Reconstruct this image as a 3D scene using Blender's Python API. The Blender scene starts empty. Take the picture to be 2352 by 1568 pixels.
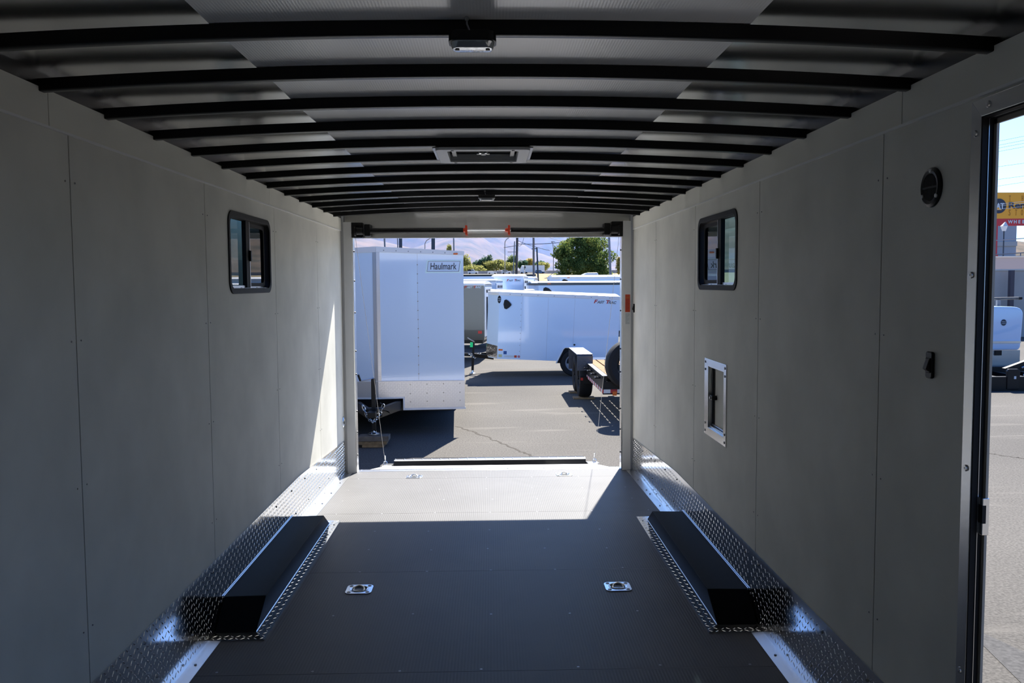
import bpy, bmesh, math, random
from mathutils import Vector, Matrix, Euler
random.seed(7)
C = bpy.context.scene.collection
PI = math.pi
R = math.radians
# ------------------------------------------------------------------ camera, sky, sun, exposure
F_PX = 1965.14
CAM = Vector((0.0277, 0.0, 1.5653))
YAW, PITCH, ROLL = 0.02368, -0.06713, -0.0065
_f = Vector((math.sin(YAW)*math.cos(PITCH), math.cos(YAW)*math.cos(PITCH), math.sin(PITCH)))
_r = Vector((math.cos(YAW), -math.sin(YAW), 0))
_u = _r.cross(_f)
_r2 = _r*math.cos(ROLL) + _u*math.sin(ROLL)
_u2 = -_r*math.sin(ROLL) + _u*math.cos(ROLL)
cam_d = bpy.data.cameras.new('camera')
cam = bpy.data.objects.new('camera', cam_d); C.objects.link(cam)
cam_d.sensor_width = 36.0; cam_d.lens = F_PX*36.0/2352.0
cam_d.clip_start = 0.02; cam_d.clip_end = 8000
cam.matrix_world = Matrix(((_r2.x, _u2.x, -_f.x, CAM.x), (_r2.y, _u2.y, -_f.y, CAM.y), (_r2.z, _u2.z, -_f.z, CAM.z), (0, 0, 0, 1)))
bpy.context.scene.camera = cam

SUN = Vector((0.50, 1.82, 1.96)).normalized()
world = bpy.data.worlds.new('sky'); bpy.context.scene.world = world
world.use_nodes = True
wn = world.node_tree.nodes; wl = world.node_tree.links
wn.clear()
sky = wn.new('ShaderNodeTexSky'); sky.sky_type = 'NISHITA'; sky.sun_disc = False
sky.sun_elevation = math.asin(SUN.z); sky.sun_rotation = math.atan2(SUN.x, SUN.y)
sky.altitude = 1300; sky.air_density = 1.0; sky.dust_density = 1.5; sky.ozone_density = 3.5
bg = wn.new('ShaderNodeBackground'); bg.inputs['Strength'].default_value = 0.19
wo = wn.new('ShaderNodeOutputWorld')
tint = wn.new('ShaderNodeMix'); tint.data_type = 'RGBA'; tint.blend_type = 'MULTIPLY'; tint.inputs[0].default_value = 1.0
tint.inputs[7].default_value = (0.50, 0.80, 1.28, 1)                  # deep blue of a dry high-altitude sky
wl.new(sky.outputs[0], tint.inputs[6])
# pale haze low over the horizon, brightest below the sun
wtc = wn.new('ShaderNodeTexCoord'); wsp = wn.new('ShaderNodeSeparateXYZ'); wl.new(wtc.outputs['Generated'], wsp.inputs[0])
def wmath(op, a, b=None):
    n = wn.new('ShaderNodeMath'); n.operation = op
    for i, v in enumerate((a, b)):
        if v is None: continue
        if isinstance(v, (int, float)): n.inputs[i].default_value = v
        else: wl.new(v, n.inputs[i])
    return n.outputs[0]
_h = math.hypot(SUN.x, SUN.y)
az = wmath('ADD', wmath('MULTIPLY', wsp.outputs[0], SUN.x/_h), wmath('MULTIPLY', wsp.outputs[1], SUN.y/_h))
az = wmath('ADD', 0.12, wmath('MULTIPLY', wmath('MAXIMUM', az, 0.0), 0.88))
low = wmath('POWER', 2.718, wmath('MULTIPLY', wmath('MAXIMUM', wsp.outputs[2], 0.0), -3.2))
hzc = wn.new('ShaderNodeMix'); hzc.data_type = 'RGBA'; hzc.blend_type = 'ADD'; hzc.inputs[7].default_value = (3.1, 4.2, 4.9, 1)
wl.new(wmath('MULTIPLY', az, low), hzc.inputs[0]); wl.new(tint.outputs[2], hzc.inputs[6]); wl.new(hzc.outputs[2], bg.inputs[0]); wl.new(bg.outputs[0], wo.inputs[0])
sun_d = bpy.data.lights.new('sun', 'SUN'); sun_d.energy = 14.6; sun_d.angle = R(0.53); sun_d.color = (1.0, 0.95, 0.87)
sun = bpy.data.objects.new('sun', sun_d); C.objects.link(sun)
sun.rotation_euler = SUN.to_track_quat('Z', 'Y').to_euler(); sun.location = (6, 20, 30)
vs = bpy.context.scene.view_settings
bpy.context.scene.display_settings.display_device = 'sRGB'
vs.view_transform = 'Standard'; vs.look = 'None'; vs.exposure = 0.0; vs.gamma = 1.0; vs.use_curve_mapping = False

# ------------------------------------------------------------------ helpers
G = -0.435                                     # pavement level below the trailer floor
def ray(px, py):
    d = _f + _r2*((px-1176)/F_PX) - _u2*((py-784)/F_PX); return d
def P(px, py, **k):
    d = ray(px, py); (a, v), = k.items(); i = 'xyz'.index(a)
    return CAM + d*((v-CAM[i])/d[i])
def lin(c):
    return tuple(((x/255)/12.92 if x/255 <= 0.04045 else ((x/255+0.055)/1.055)**2.4) for x in c)

class MB:
    def __init__(s): s.bm = bmesh.new()
    def quad(s, pts):
        return s.bm.faces.new([s.bm.verts.new(p) for p in pts])
    def hexa(s, b, t):                           # b, t: lower and upper ring of the same count
        n = len(b); B = [s.bm.verts.new(p) for p in b]; T = [s.bm.verts.new(p) for p in t]
        s.bm.faces.new(B[::-1]); s.bm.faces.new(T)
        for i in range(n): s.bm.faces.new((B[i], B[(i+1) % n], T[(i+1) % n], T[i]))
        return s
    def box(s, x0, x1, y0, y1, z0, z1):
        return s.hexa([(x0, y0, z0), (x1, y0, z0), (x1, y1, z0), (x0, y1, z0)], [(x0, y0, z1), (x1, y0, z1), (x1, y1, z1), (x0, y1, z1)])
    def panel(s, o, u, v, pts, th):              # polygon in the plane (u, v) through o, thickened by vector th
        o, u, v, th = Vector(o), Vector(u), Vector(v), Vector(th)
        b = [o+u*a+v*c for a, c in pts]; t = [p+th for p in b]
        if u.cross(v).dot(th) < 0: b, t = b[::-1], t[::-1]
        return s.hexa(b, t)
    def frame(s, o, u, v, outer, inner, th):     # ring between two outlines of equal count
        o, u, v, th = Vector(o), Vector(u), Vector(v), Vector(th)
        n = len(outer); bm = s.bm
        A = [bm.verts.new(o+u*a+v*c) for a, c in outer]; B = [bm.verts.new(o+u*a+v*c) for a, c in inner]
        A2 = [bm.verts.new(o+u*a+v*c+th) for a, c in outer]; B2 = [bm.verts.new(o+u*a+v*c+th) for a, c in inner]
        for i in range(n):
            j = (i+1) % n
            for q in ((A[i], A[j], B[j], B[i]), (A2[i], B2[i], B2[j], A2[j]), (A[i], A2[i], A2[j], A[j]), (B[i], B[j], B2[j], B2[i])): bm.faces.new(q)
        return s
    def cyl(s, p0, p1, r0, r1=None, n=16):
        p0, p1 = Vector(p0), Vector(p1); r1 = r0 if r1 is None else r1
        d = (p1-p0).normalized(); a = d.orthogonal().normalized(); b = d.cross(a)
        ring = lambda p, r: [p+(a*math.cos(2*PI*i/n)+b*math.sin(2*PI*i/n))*r for i in range(n)]
        return s.hexa(ring(p0, r0), ring(p1, r1))
    def tube(s, pts, r, n=8, closed=False):
        pts = [Vector(p) for p in pts]; m = len(pts); rings = []; prev = None
        for i, p in enumerate(pts):
            q0 = pts[i-1] if (i > 0 or closed) else p; q1 = pts[(i+1) % m] if (i < m-1 or closed) else p
            d = (q1-q0).normalized()
            if prev is None: a = d.orthogonal().normalized()
            else: a = (prev-d*prev.dot(d)).normalized()
            prev = a; b = d.cross(a); rr = r[i] if isinstance(r, (list, tuple)) else r
            rings.append([s.bm.verts.new(p+(a*math.cos(2*PI*k/n)+b*math.sin(2*PI*k/n))*rr) for k in range(n)])
        for i in range(m if closed else m-1):
            A, B = rings[i], rings[(i+1) % m]
            for k in range(n): s.bm.faces.new((A[k], A[(k+1) % n], B[(k+1) % n], B[k]))
        if not closed: s.bm.faces.new(rings[0][::-1]); s.bm.faces.new(rings[-1])
        return s
    def lathe(s, o, ax, prof, n=32):             # prof: (radius, height along ax)
        o, ax = Vector(o), Vector(ax).normalized(); a = ax.orthogonal().normalized(); b = ax.cross(a); rings = []
        for r, h in prof:
            if r < 1e-6: rings.append([s.bm.verts.new(o+ax*h)])
            else: rings.append([s.bm.verts.new(o+ax*h+(a*math.cos(2*PI*k/n)+b*math.sin(2*PI*k/n))*r) for k in range(n)])
        for A, B in zip(rings, rings[1:]):
            for k in range(n):
                l = (k+1) % n
                if len(A) == 1 and len(B) == 1: continue
                if len(A) == 1: s.bm.faces.new((A[0], B[k], B[l]))
                elif len(B) == 1: s.bm.faces.new((A[k], A[l], B[0]))
                else: s.bm.faces.new((A[k], A[l], B[l], B[k]))
        return s
    def grid(s, f, us, vs_):
        V = [[s.bm.verts.new(f(u, v)) for v in vs_] for u in us]
        for i in range(len(us)-1):
            for j in range(len(vs_)-1): s.bm.faces.new((V[i][j], V[i+1][j], V[i+1][j+1], V[i][j+1]))
        return s
    def dashes(s, o, u, v, w, h, cell=.0285, L=.0125, W=.0032, hh=.0013, keep=None):   # raised tread dashes of diamond plate
        o, u, v = Vector(o), Vector(u).normalized(), Vector(v).normalized(); n = u.cross(v)
        for i in range(int(w/cell)):
            for j in range(int(h/cell)):
                a0, b0 = (i+.5)*cell, (j+.5)*cell
                if keep and not keep(a0, b0): continue
                sg = 1 if (i+j) % 2 else -1; d = (u+v*sg)*.7071; e = (v-u*sg)*.7071; c = o+u*a0+v*b0
                B = [s.bm.verts.new(c+d*x+e*y) for x, y in ((L, 0), (L*.6, W*.8), (0, W), (-L*.6, W*.8), (-L, 0), (-L*.6, -W*.8), (0, -W), (L*.6, -W*.8))]
                T = [s.bm.verts.new(c+d*x+n*hh) for x in (L*.62, 0, -L*.62)]
                for q in ((B[0], B[1], T[0]), (B[1], B[2], T[1], T[0]), (B[2], B[3], T[2], T[1]), (B[3], B[4], T[2]), (B[4], B[5], T[2]), (B[5], B[6], T[1], T[2]), (B[6], B[7], T[0], T[1]), (B[7], B[0], T[0])): s.bm.faces.new(q)
        return s
    def build(s, name, m, parent=None, bevel=0, smooth=False, world=False, seg=2, auto=None):
        bmesh.ops.recalc_face_normals(s.bm, faces=s.bm.faces[:])
        if bevel:
            es = [e for e in s.bm.edges if len(e.link_faces) == 2 and e.calc_face_angle(0) > 0.5]
            bmesh.ops.bevel(s.bm, geom=es, offset=bevel, segments=seg, profile=0.5, affect='EDGES', clamp_overlap=True)
        if world and parent is not None:
            root = parent
            mt = root.matrix_basis.copy()
            while root.parent: root = root.parent; mt = root.matrix_basis @ mt
            s.bm.transform(mt.inverted())
        me = bpy.data.meshes.new(name); s.bm.to_mesh(me); s.bm.free()
        if smooth:
            for p in me.polygons: p.use_smooth = True
            me.set_sharp_from_angle(angle=R(35))
        me.materials.append(m)
        o = bpy.data.objects.new(name, me); C.objects.link(o)
        if parent is not None: o.parent = parent
        return o

def tag(o, label, cat, group=None, kind=None):
    o['label'] = label; o['category'] = cat
    if group: o['group'] = group
    if kind: o['kind'] = kind
    return o
def thing(name, label, cat, loc=(0, 0, 0), rot=(0, 0, 0), group=None):
    o = bpy.data.objects.new(name, None); C.objects.link(o); o.location = loc; o.rotation_euler = rot; o.empty_display_size = 0.1
    return tag(o, label, cat, group)
def struct(name, loc=None):
    o = bpy.data.objects.new(name, None); C.objects.link(o); o['kind'] = 'structure'
    if loc: o.location = loc
    return o
def st(o): o['kind'] = 'structure'; return o
def text(s_, size, m, parent, o, u, v, name='lettering', shear=0.0, ext=0.002, width=None, space=1.0, bold=0.0):
    cu = bpy.data.curves.new('t', 'FONT'); cu.body = s_; cu.size = size; cu.shear = shear; cu.extrude = ext; cu.space_character = space; cu.offset = bold
    cu.resolution_u = 3
    ob = bpy.data.objects.new('t', cu); C.objects.link(ob)
    bpy.context.view_layer.update()
    me = bpy.data.meshes.new_from_object(ob.evaluated_get(bpy.context.evaluated_depsgraph_get()))
    bpy.data.objects.remove(ob); bpy.data.curves.remove(cu)
    o, u, v = Vector(o), Vector(u).normalized(), Vector(v).normalized(); n = u.cross(v)
    k = 1.0
    if width:
        xs = [p.co.x for p in me.vertices]; k = width/(max(xs)-min(xs))
    me.transform(Matrix(((u.x*k, v.x, n.x, o.x), (u.y*k, v.y, n.y, o.y), (u.z*k, v.z, n.z, o.z), (0, 0, 0, 1))))
    me.name = name; me.materials.clear(); me.materials.append(m)
    r = bpy.data.objects.new(name, me); C.objects.link(r)
    if parent is not None: r.parent = parent
    return r
def rrect(w, h, r, n=6, cx=0, cy=0):
    pts = []
    for (sx, sy, a0) in ((1, 1, 0), (-1, 1, 90), (-1, -1, 180), (1, -1, 270)):
        for i in range(n+1):
            a = R(a0+90*i/n); pts.append((cx+sx*(w/2-r)+r*math.cos(a), cy+sy*(h/2-r)+r*math.sin(a)))
    return pts

# ------------------------------------------------------------------ materials
MATS = {}
def mat(name, col, rough=0.5, metal=0.0, spec=0.5, coat=0.0, vary=0.0, vscale=5.0, vcol=None, bump=0.0, bscale=20.0, bdist=0.01, emit=None, detail=3.0):
    if name in MATS: return MATS[name]
    m = bpy.data.materials.new(name); m.use_nodes = True; nt = m.node_tree; b = nt.nodes['Principled BSDF']
    c = tuple(col)+(1,)
    b.inputs['Base Color'].default_value = c; b.inputs['Roughness'].default_value = rough; b.inputs['Metallic'].default_value = metal
    b.inputs['Specular IOR Level'].default_value = spec; b.inputs['Coat Weight'].default_value = coat; b.inputs['Coat Roughness'].default_value = 0.03
    tc = nt.nodes.new('ShaderNodeTexCoord')
    if vary or vcol:
        n = nt.nodes.new('ShaderNodeTexNoise'); n.inputs['Scale'].default_value = vscale; n.inputs['Detail'].default_value = detail
        nt.links.new(tc.outputs['Object'], n.inputs['Vector'])
        r = nt.nodes.new('ShaderNodeValToRGB'); r.color_ramp.elements[0].position = 0.3; r.color_ramp.elements[1].position = 0.7
        r.color_ramp.elements[0].color = tuple(x*(1-vary) for x in col)+(1,)
        r.color_ramp.elements[1].color = tuple(vcol)+(1,) if vcol else tuple(min(1, x*(1+vary)) for x in col)+(1,)
        nt.links.new(n.outputs['Fac'], r.inputs['Fac']); nt.links.new(r.outputs['Color'], b.inputs['Base Color'])
    if bump:
        n = nt.nodes.new('ShaderNodeTexNoise'); n.inputs['Scale'].default_value = bscale; n.inputs['Detail'].default_value = 3
        nt.links.new(tc.outputs['Object'], n.inputs['Vector'])
        bu = nt.nodes.new('ShaderNodeBump'); bu.inputs['Strength'].default_value = bump; bu.inputs['Distance'].default_value = bdist
        nt.links.new(n.outputs['Fac'], bu.inputs['Height']); nt.links.new(bu.outputs['Normal'], b.inputs['Normal'])
    if emit: b.inputs['Emission Color'].default_value = tuple(emit[:3])+(1,); b.inputs['Emission Strength'].default_value = emit[3]
    MATS[name] = m; return m
def nmath(nt, op, a, b=None, c=None):
    n = nt.nodes.new('ShaderNodeMath'); n.operation = op
    for i, v in enumerate((a, b, c)):
        if v is None: continue
        if isinstance(v, (int, float)): n.inputs[i].default_value = v
        else: nt.links.new(v, n.inputs[i])
    return n.outputs[0]
def diamond(name, ax, cell=0.030, col=(0.80, 0.80, 0.80), rough=0.11, strength=0.6, dist=0.0014, metal=1.0):
    m = mat(name, col, rough, metal); nt = m.node_tree; b = nt.nodes['Principled BSDF']
    tc = nt.nodes.new('ShaderNodeTexCoord'); sp = nt.nodes.new('ShaderNodeSeparateXYZ'); nt.links.new(tc.outputs['Object'], sp.inputs[0])
    u = nmath(nt, 'MULTIPLY', sp.outputs['XYZ'.index(ax[0])], 1/cell); v = nmath(nt, 'MULTIPLY', sp.outputs['XYZ'.index(ax[1])], 1/cell)
    par = nmath(nt, 'FLOORED_MODULO', nmath(nt, 'ADD', nmath(nt, 'FLOOR', u), nmath(nt, 'FLOOR', v)), 2.0)
    sg = nmath(nt, 'SUBTRACT', 1.0, nmath(nt, 'MULTIPLY', par, 2.0))
    fu = nmath(nt, 'SUBTRACT', nmath(nt, 'FRACT', u), 0.5); fv = nmath(nt, 'SUBTRACT', nmath(nt, 'FRACT', v), 0.5)
    sv = nmath(nt, 'MULTIPLY', sg, fv)
    p = nmath(nt, 'ABSOLUTE', nmath(nt, 'ADD', fu, sv)); q = nmath(nt, 'ABSOLUTE', nmath(nt, 'SUBTRACT', fu, sv))
    d = nmath(nt, 'ADD', nmath(nt, 'MULTIPLY', p, 1/0.72), nmath(nt, 'MULTIPLY', q, 1/0.17))
    h = nmath(nt, 'MINIMUM', nmath(nt, 'MAXIMUM', nmath(nt, 'MULTIPLY', nmath(nt, 'SUBTRACT', 1.0, d), 2.2), 0.0), 1.0)
    n = nt.nodes.new('ShaderNodeTexNoise'); n.inputs['Scale'].default_value = 2.2; n.inputs['Detail'].default_value = 1.0
    nt.links.new(tc.outputs['Object'], n.inputs['Vector'])
    hh = nmath(nt, 'ADD', h, nmath(nt, 'MULTIPLY', n.outputs['Fac'], 6.0))
    bu = nt.nodes.new('ShaderNodeBump'); bu.inputs['Strength'].default_value = strength; bu.inputs['Distance'].default_value = dist
    nt.links.new(hh, bu.inputs['Height']); nt.links.new(bu.outputs['Normal'], b.inputs['Normal'])
    return m
def ribbed(name, col, rough, ax, period, strength, dist, spec=0.5, vary=0.0):
    m = mat(name, col, rough, spec=spec, vary=vary, vscale=1.6); nt = m.node_tree; b = nt.nodes['Principled BSDF']
    tc = nt.nodes.new('ShaderNodeTexCoord'); sp = nt.nodes.new('ShaderNodeSeparateXYZ'); nt.links.new(tc.outputs['Object'], sp.inputs[0])
    s = nmath(nt, 'SINE', nmath(nt, 'MULTIPLY', sp.outputs['XYZ'.index(ax)], 2*PI/period))
    bu = nt.nodes.new('ShaderNodeBump'); bu.inputs['Strength'].default_value = strength; bu.inputs['Distance'].default_value = dist
    nt.links.new(s, bu.inputs['Height']); nt.links.new(bu.outputs['Normal'], b.inputs['Normal']); return m
def glass(name, tint, rough=0.0):
    m = bpy.data.materials.new(name); m.use_nodes = True; nt = m.node_tree; nt.nodes.clear()
    o = nt.nodes.new('ShaderNodeOutputMaterial'); t = nt.nodes.new('ShaderNodeBsdfTransparent'); g = nt.nodes.new('ShaderNodeBsdfGlossy')
    mx = nt.nodes.new('ShaderNodeMixShader'); fr = nt.nodes.new('ShaderNodeFresnel'); fr.inputs['IOR'].default_value = 1.45; ge = nt.nodes.new('ShaderNodeNewGeometry'); fb_ = nmath(nt, 'MULTIPLY', fr.outputs[0], nmath(nt, 'SUBTRACT', 1.0, ge.outputs['Backfacing']))
    t.inputs[0].default_value = tuple(tint)+(1,); g.inputs['Roughness'].default_value = rough
    nt.links.new(fb_, mx.inputs[0]); nt.links.new(t.outputs[0], mx.inputs[1]); nt.links.new(g.outputs[0], mx.inputs[2]); nt.links.new(mx.outputs[0], o.inputs[0])
    MATS[name] = m; return m
def leafmat(name, c1, c2, c3=None):
    m = bpy.data.materials.new(name); m.use_nodes = True; nt = m.node_tree; nt.nodes.clear()
    o = nt.nodes.new('ShaderNodeOutputMaterial'); d = nt.nodes.new('ShaderNodeBsdfDiffuse'); t = nt.nodes.new('ShaderNodeBsdfTranslucent'); mx = nt.nodes.new('ShaderNodeMixShader')
    tc = nt.nodes.new('ShaderNodeTexCoord'); n = nt.nodes.new('ShaderNodeTexNoise'); n.inputs['Scale'].default_value = 1.1; n.inputs['Detail'].default_value = 4
    r = nt.nodes.new('ShaderNodeValToRGB'); r.color_ramp.elements[0].position = 0.36; r.color_ramp.elements[1].position = 0.62
    r.color_ramp.elements[0].color = tuple(c1)+(1,); r.color_ramp.elements[1].color = tuple(c2)+(1,)
    if c3: e = r.color_ramp.elements.new(0.74); e.color = tuple(c3)+(1,)
    nt.links.new(tc.outputs['Object'], n.inputs['Vector']); nt.links.new(n.outputs['Fac'], r.inputs[0])
    nt.links.new(r.outputs[0], d.inputs[0]); nt.links.new(r.outputs[0], t.inputs[0]); mx.inputs[0].default_value = 0.42
    nt.links.new(d.outputs[0], mx.inputs[1]); nt.links.new(t.outputs[0], mx.inputs[2]); nt.links.new(mx.outputs[0], o.inputs[0]); MATS[name] = m; return m

M_WALL = mat('wall_panel', (0.73, 0.722, 0.655), 0.6, spec=0.12, vary=0.10, vscale=3.0, vcol=(0.785, 0.775, 0.705), bump=0.12, bscale=9, bdist=0.004)
M_STRIP = mat('wall_strip', (0.79, 0.775, 0.69), 0.5, spec=0.2, vary=0.06, vscale=2.0, bump=0.1, bscale=4, bdist=0.006)
M_FLOOR = ribbed('floor_rubber', (0.128, 0.127, 0.128), 0.53, 'X', 0.0135, 0.16, 0.0014, spec=0.17, vary=0.10)
M_LINER = ribbed('ceiling_liner', (0.90, 0.905, 0.91), 0.30, 'X', 0.0075, 0.10, 0.0006, spec=1.0)
M_ROOF = mat('roof_metal', (0.86, 0.86, 0.84), 0.21, 1.0, bump=0.22, bscale=2.4, bdist=0.010)
M_BLACK = mat('black_steel', (0.005, 0.005, 0.0055), 0.36, spec=0.28)
M_BLACKP = mat('black_plastic', (0.007, 0.007, 0.0075), 0.36, spec=0.28)
M_SEAL = mat('black_rubber', (0.008, 0.008, 0.009), 0.65, spec=0.3)
M_BOX = mat('wheel_box_black', (0.007, 0.0075, 0.009), 0.6, spec=0.07, vary=0.25, vscale=4, bump=0.05, bscale=6)
M_ALU = mat('aluminium', (0.62, 0.63, 0.64), 0.28, 1.0, bump=0.03, bscale=30)
M_ALUB = mat('bright_aluminium', (0.82, 0.83, 0.84), 0.22, 1.0)
M_POST = mat('post_paint', (0.74, 0.75, 0.76), 0.38, spec=0.5)
M_HEAD = mat('header_metal', (0.78, 0.77, 0.74), 0.2, 0.6, bump=0.3, bscale=2.5, bdist=0.02)
M_DIA_YZ = mat('diamond_wall', (.80, .80, .80), .12, 1.0, bump=.35, bscale=2.6, bdist=.006)
M_DIA_XY = mat('diamond_floor', (.78, .78, .78), .14, 1.0, bump=.3, bscale=3, bdist=.005)
M_DIA_XZ = diamond('diamond_front', 'XZ', cell=0.024, rough=0.40, strength=0.6, col=(0.56, 0.55, 0.56))
M_ZINC = mat('zinc', (0.72, 0.76, 0.80), 0.24, 1.0)
M_ORANGE = mat('orange_plastic', (0.62, 0.05, 0.012), 0.45)
M_SCREW = mat('screw_steel', (0.30, 0.30, 0.30), 0.35, 1.0)
M_WHITE = mat('white_paint', (0.66, 0.80, 0.97), 0.10, spec=0.5, coat=0.7)  # white paint with the blue of skylight on shaded faces put into its colour
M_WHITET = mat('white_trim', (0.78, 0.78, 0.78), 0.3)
M_WHITEP = mat('white_plastic', (0.66, 0.66, 0.65), 0.4)
M_CHAR = mat('charcoal_paint', (0.06, 0.058, 0.052), 0.22, 0.3, spec=0.6, coat=0.5)
M_TIRE = mat('tyre_rubber', (0.018, 0.018, 0.019), 0.75, spec=0.25, bump=0.2, bscale=60)
M_RIM = mat('rim_grey', (0.27, 0.29, 0.32), 0.4, 0.2)
M_WOOD = mat('plank_wood', (0.30, 0.19, 0.10), 0.85, spec=.1, vary=0.2, vscale=6)
M_OLDWOOD = mat('old_wood', (0.30, 0.19, 0.09), 0.85, vary=0.35, vscale=14)
M_RED = mat('red', (0.55, 0.02, 0.015), 0.4)
M_DKRED = mat('dark_red', (0.60, 0.035, 0.04), 0.5)
M_AMBER = mat('amber_lens', (0.75, 0.14, 0.01), 0.25)
M_BLUE = mat('blue', (0.02, 0.09, 0.30), 0.4)
M_YEL = mat('sign_yellow', (0.95, 0.40, 0.02), 0.5)
M_NAVY = mat('navy', (0.03, 0.035, 0.055), 0.5)
M_GREYT = mat('grey_text', (0.18, 0.19, 0.21), 0.5)
M_GREEN = mat('green_tag', (0.01, 0.75, 0.22), 0.5)
M_STKW = mat('sticker_white', (0.62, 0.66, 0.68), 0.5)
M_STKO = mat('sticker_orange', (0.62, 0.07, 0.02), 0.5)
M_CONC = mat('concrete', (0.46, 0.41, 0.36), 0.9, vary=0.12, vscale=0.7)
M_CONCL = mat('pale_concrete', (0.60, 0.57, 0.52), 0.9, vary=0.1, vscale=0.5)
M_TAN = mat('tan_wall', (0.46, 0.44, 0.41), 0.9)
M_WPOLE = mat('pole_wood', (0.12, 0.10, 0.085), 0.9, vary=0.3, vscale=3)
M_GALV = mat('galvanised', (0.24, 0.235, 0.24), 0.5, 0.2)
M_DPOLE = mat('dark_pole', (0.035, 0.045, 0.065), 0.5)
M_WIRE = mat('wire', (0.30, 0.30, 0.34), 0.6)
M_CARW = mat('car_white', (0.78, 0.79, 0.80), 0.25, coat=0.5)
M_CARB = mat('car_blue', (0.03, 0.09, 0.22), 0.25, coat=0.5)
M_DGLASS = mat('dark_glass', (0.02, 0.03, 0.04), 0.08, spec=0.8)
M_GREYB = mat('grey_building', (0.40, 0.41, 0.43), 0.8)
G_CLEAR = glass('clear_pane', (0.46, 0.60, 0.63)); G_TINT = glass('tinted_pane', (0.16, 0.20, 0.21))

# ================================================================== the trailer we stand in
XW = 1.24; Y0 = -1.20; Y1 = 7.35; BT = 5.55
ZS = 2.022; ZT = 2.126
SEAM_L = [2.637+1.2192*i for i in range(-4, 5)]; SEAM_R = [2.642+1.2192*i for i in range(-4, 5)]
def zf(y): return 0.0 if y < BT else -0.050*min(1, (y-BT)/(Y1-BT))
def zplate(y): return 0.325 if y < BT else 0.325-0.092*((y-BT)/(7.33-BT))
WIN_L = (4.190, 4.952, 1.536, 1.922); WIN_R = (4.212, 4.985, 1.536, 1.922)
HATCH = (4.415, 4.735, 0.757, 1.100); DOOR = (1.09, 2.105, -0.06, 1.968); VENTW = (2.342, 1.822)

def cut_boxes(mb, x0, x1, ya, yb, za, zb, holes):
    ys = sorted({ya, yb} | {min(max(h[i], ya), yb) for h in holes for i in (0, 1)}); zs = sorted({za, zb} | {min(max(h[i], za), zb) for h in holes for i in (2, 3)})
    for a, b in zip(ys, ys[1:]):
        run = None
        for c, d in zip(zs, zs[1:]):
            my, mz = (a+b)/2, (c+d)/2
            if any(h[0] < my < h[1] and h[2] < mz < h[3] for h in holes):
                if run: mb.box(x0, x1, a, b, *run); run = None
            else: run = (run[0], d) if run else (c, d)
        if run: mb.box(x0, x1, a, b, *run)
def wall(side, seams, holes):
    sx = -1 if side == 'left' else 1
    a, b = (-XW-0.012, -XW) if sx < 0 else (XW, XW+0.012)
    root = MB()
    lo, hi = (-XW-0.04, -XW-0.0125) if sx < 0 else (XW+0.0125, XW+0.04)
    cut_boxes(root, lo, hi, Y0, Y1-0.05, -0.25, 2.20, holes)
    w = st(root.build('wall_'+side, M_BLACK))
    cuts = [Y0]+[s for s in seams if Y0 < s < 7.25]+[Y1-0.05]
    m = MB()
    for i, (y0, y1) in enumerate(zip(cuts, cuts[1:])):
        e = 0
        cut_boxes(m, a-e, b-e, y0+0.003, y1-0.003, 0.02, ZS+0.006, holes)
    m.build('panelling', M_WALL, w)
    s = MB(); sc = [Y0, 2.515, 4.953, Y1-0.05]
    for y0, y1 in zip(sc, sc[1:]):
        x0, x1 = (XW-0.0065, XW+0.012)
        if sx < 0: x0, x1 = -x1, -x0
        cut_boxes(s, x0, x1, y0+0.002, y1-0.002, ZS, ZT, [h for h in holes if h[3] > ZS])
    st(s.build('trim_%d' % (5 if sx < 0 else 6), M_STRIP))
    x0, x1 = sorted((sx*(XW-.0088), sx*(XW-.001)))
    cut_boxes(MB_ := MB(), x0, x1, Y0, Y1-.06, ZS-.004, ZS+.0025, [h for h in holes if h[3] > ZS-.01]); st(MB_.build('trim_%d' % (7 if sx < 0 else 8), mat('bead_white', (.86, .86, .84), .35)))
    f = MB()
    for y in [c+d for c in cuts[1:-1] for d in (-0.03, 0.03)]:
        for z in (0.5, 0.95, 1.4, 1.88):
            if not any(h[0]-.08 < y < h[1]+.08 and h[2]-.08 < z < h[3]+.08 for h in holes): f.cyl((sx*(XW+.001), y, z), (sx*(XW-.0022), y, z), 0.0030, 0.0025, 8)
    f.build('screw', M_SCREW, w)['kind'] = 'stuff'
    return w
def inset(W, e=.012): return (W[0]+e, W[1]-e, W[2]+e, W[3]-e)
wall('left', SEAM_L, [inset(WIN_L)]); wall('right', SEAM_R, [inset(WIN_R), HATCH, DOOR])
st(MB().box(-XW-.05, XW+.05, Y0-.06, Y0, -.25, 2.3).build('wall_front', M_WALL))

# floor in sheets with hairline joints, sloping down behind the wheels
fl = MB(); js = [Y0, 2.155, 3.374, 4.594, 5.825, 7.04, Y1]
for a, b in zip(js, js[1:]):
    ys = sorted({a+.0012, b-.0012} | ({BT} if a < BT < b else set()))
    for c, d in zip(ys, ys[1:]): fl.hexa([(-XW, c, zf(c)-.03), (XW, c, zf(c)-.03), (XW, d, zf(d)-.03), (-XW, d, zf(d)-.03)], [(-XW, c, zf(c)), (XW, c, zf(c)), (XW, d, zf(d)), (-XW, d, zf(d))])
floor = st(fl.build('floor', M_FLOOR))
sub = MB()
for c, d in ((Y0, BT), (BT, Y1-.002)): sub.hexa([(-XW, c, -.2), (XW, c, -.2), (XW, d, -.2), (-XW, d, -.2)], [(-XW, c, zf(c)-.031), (XW, c, zf(c)-.031), (XW, d, zf(d)-.031), (-XW, d, zf(d)-.031)])
sub.build('underframe', M_BLACK, floor)
sc = MB()
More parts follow.
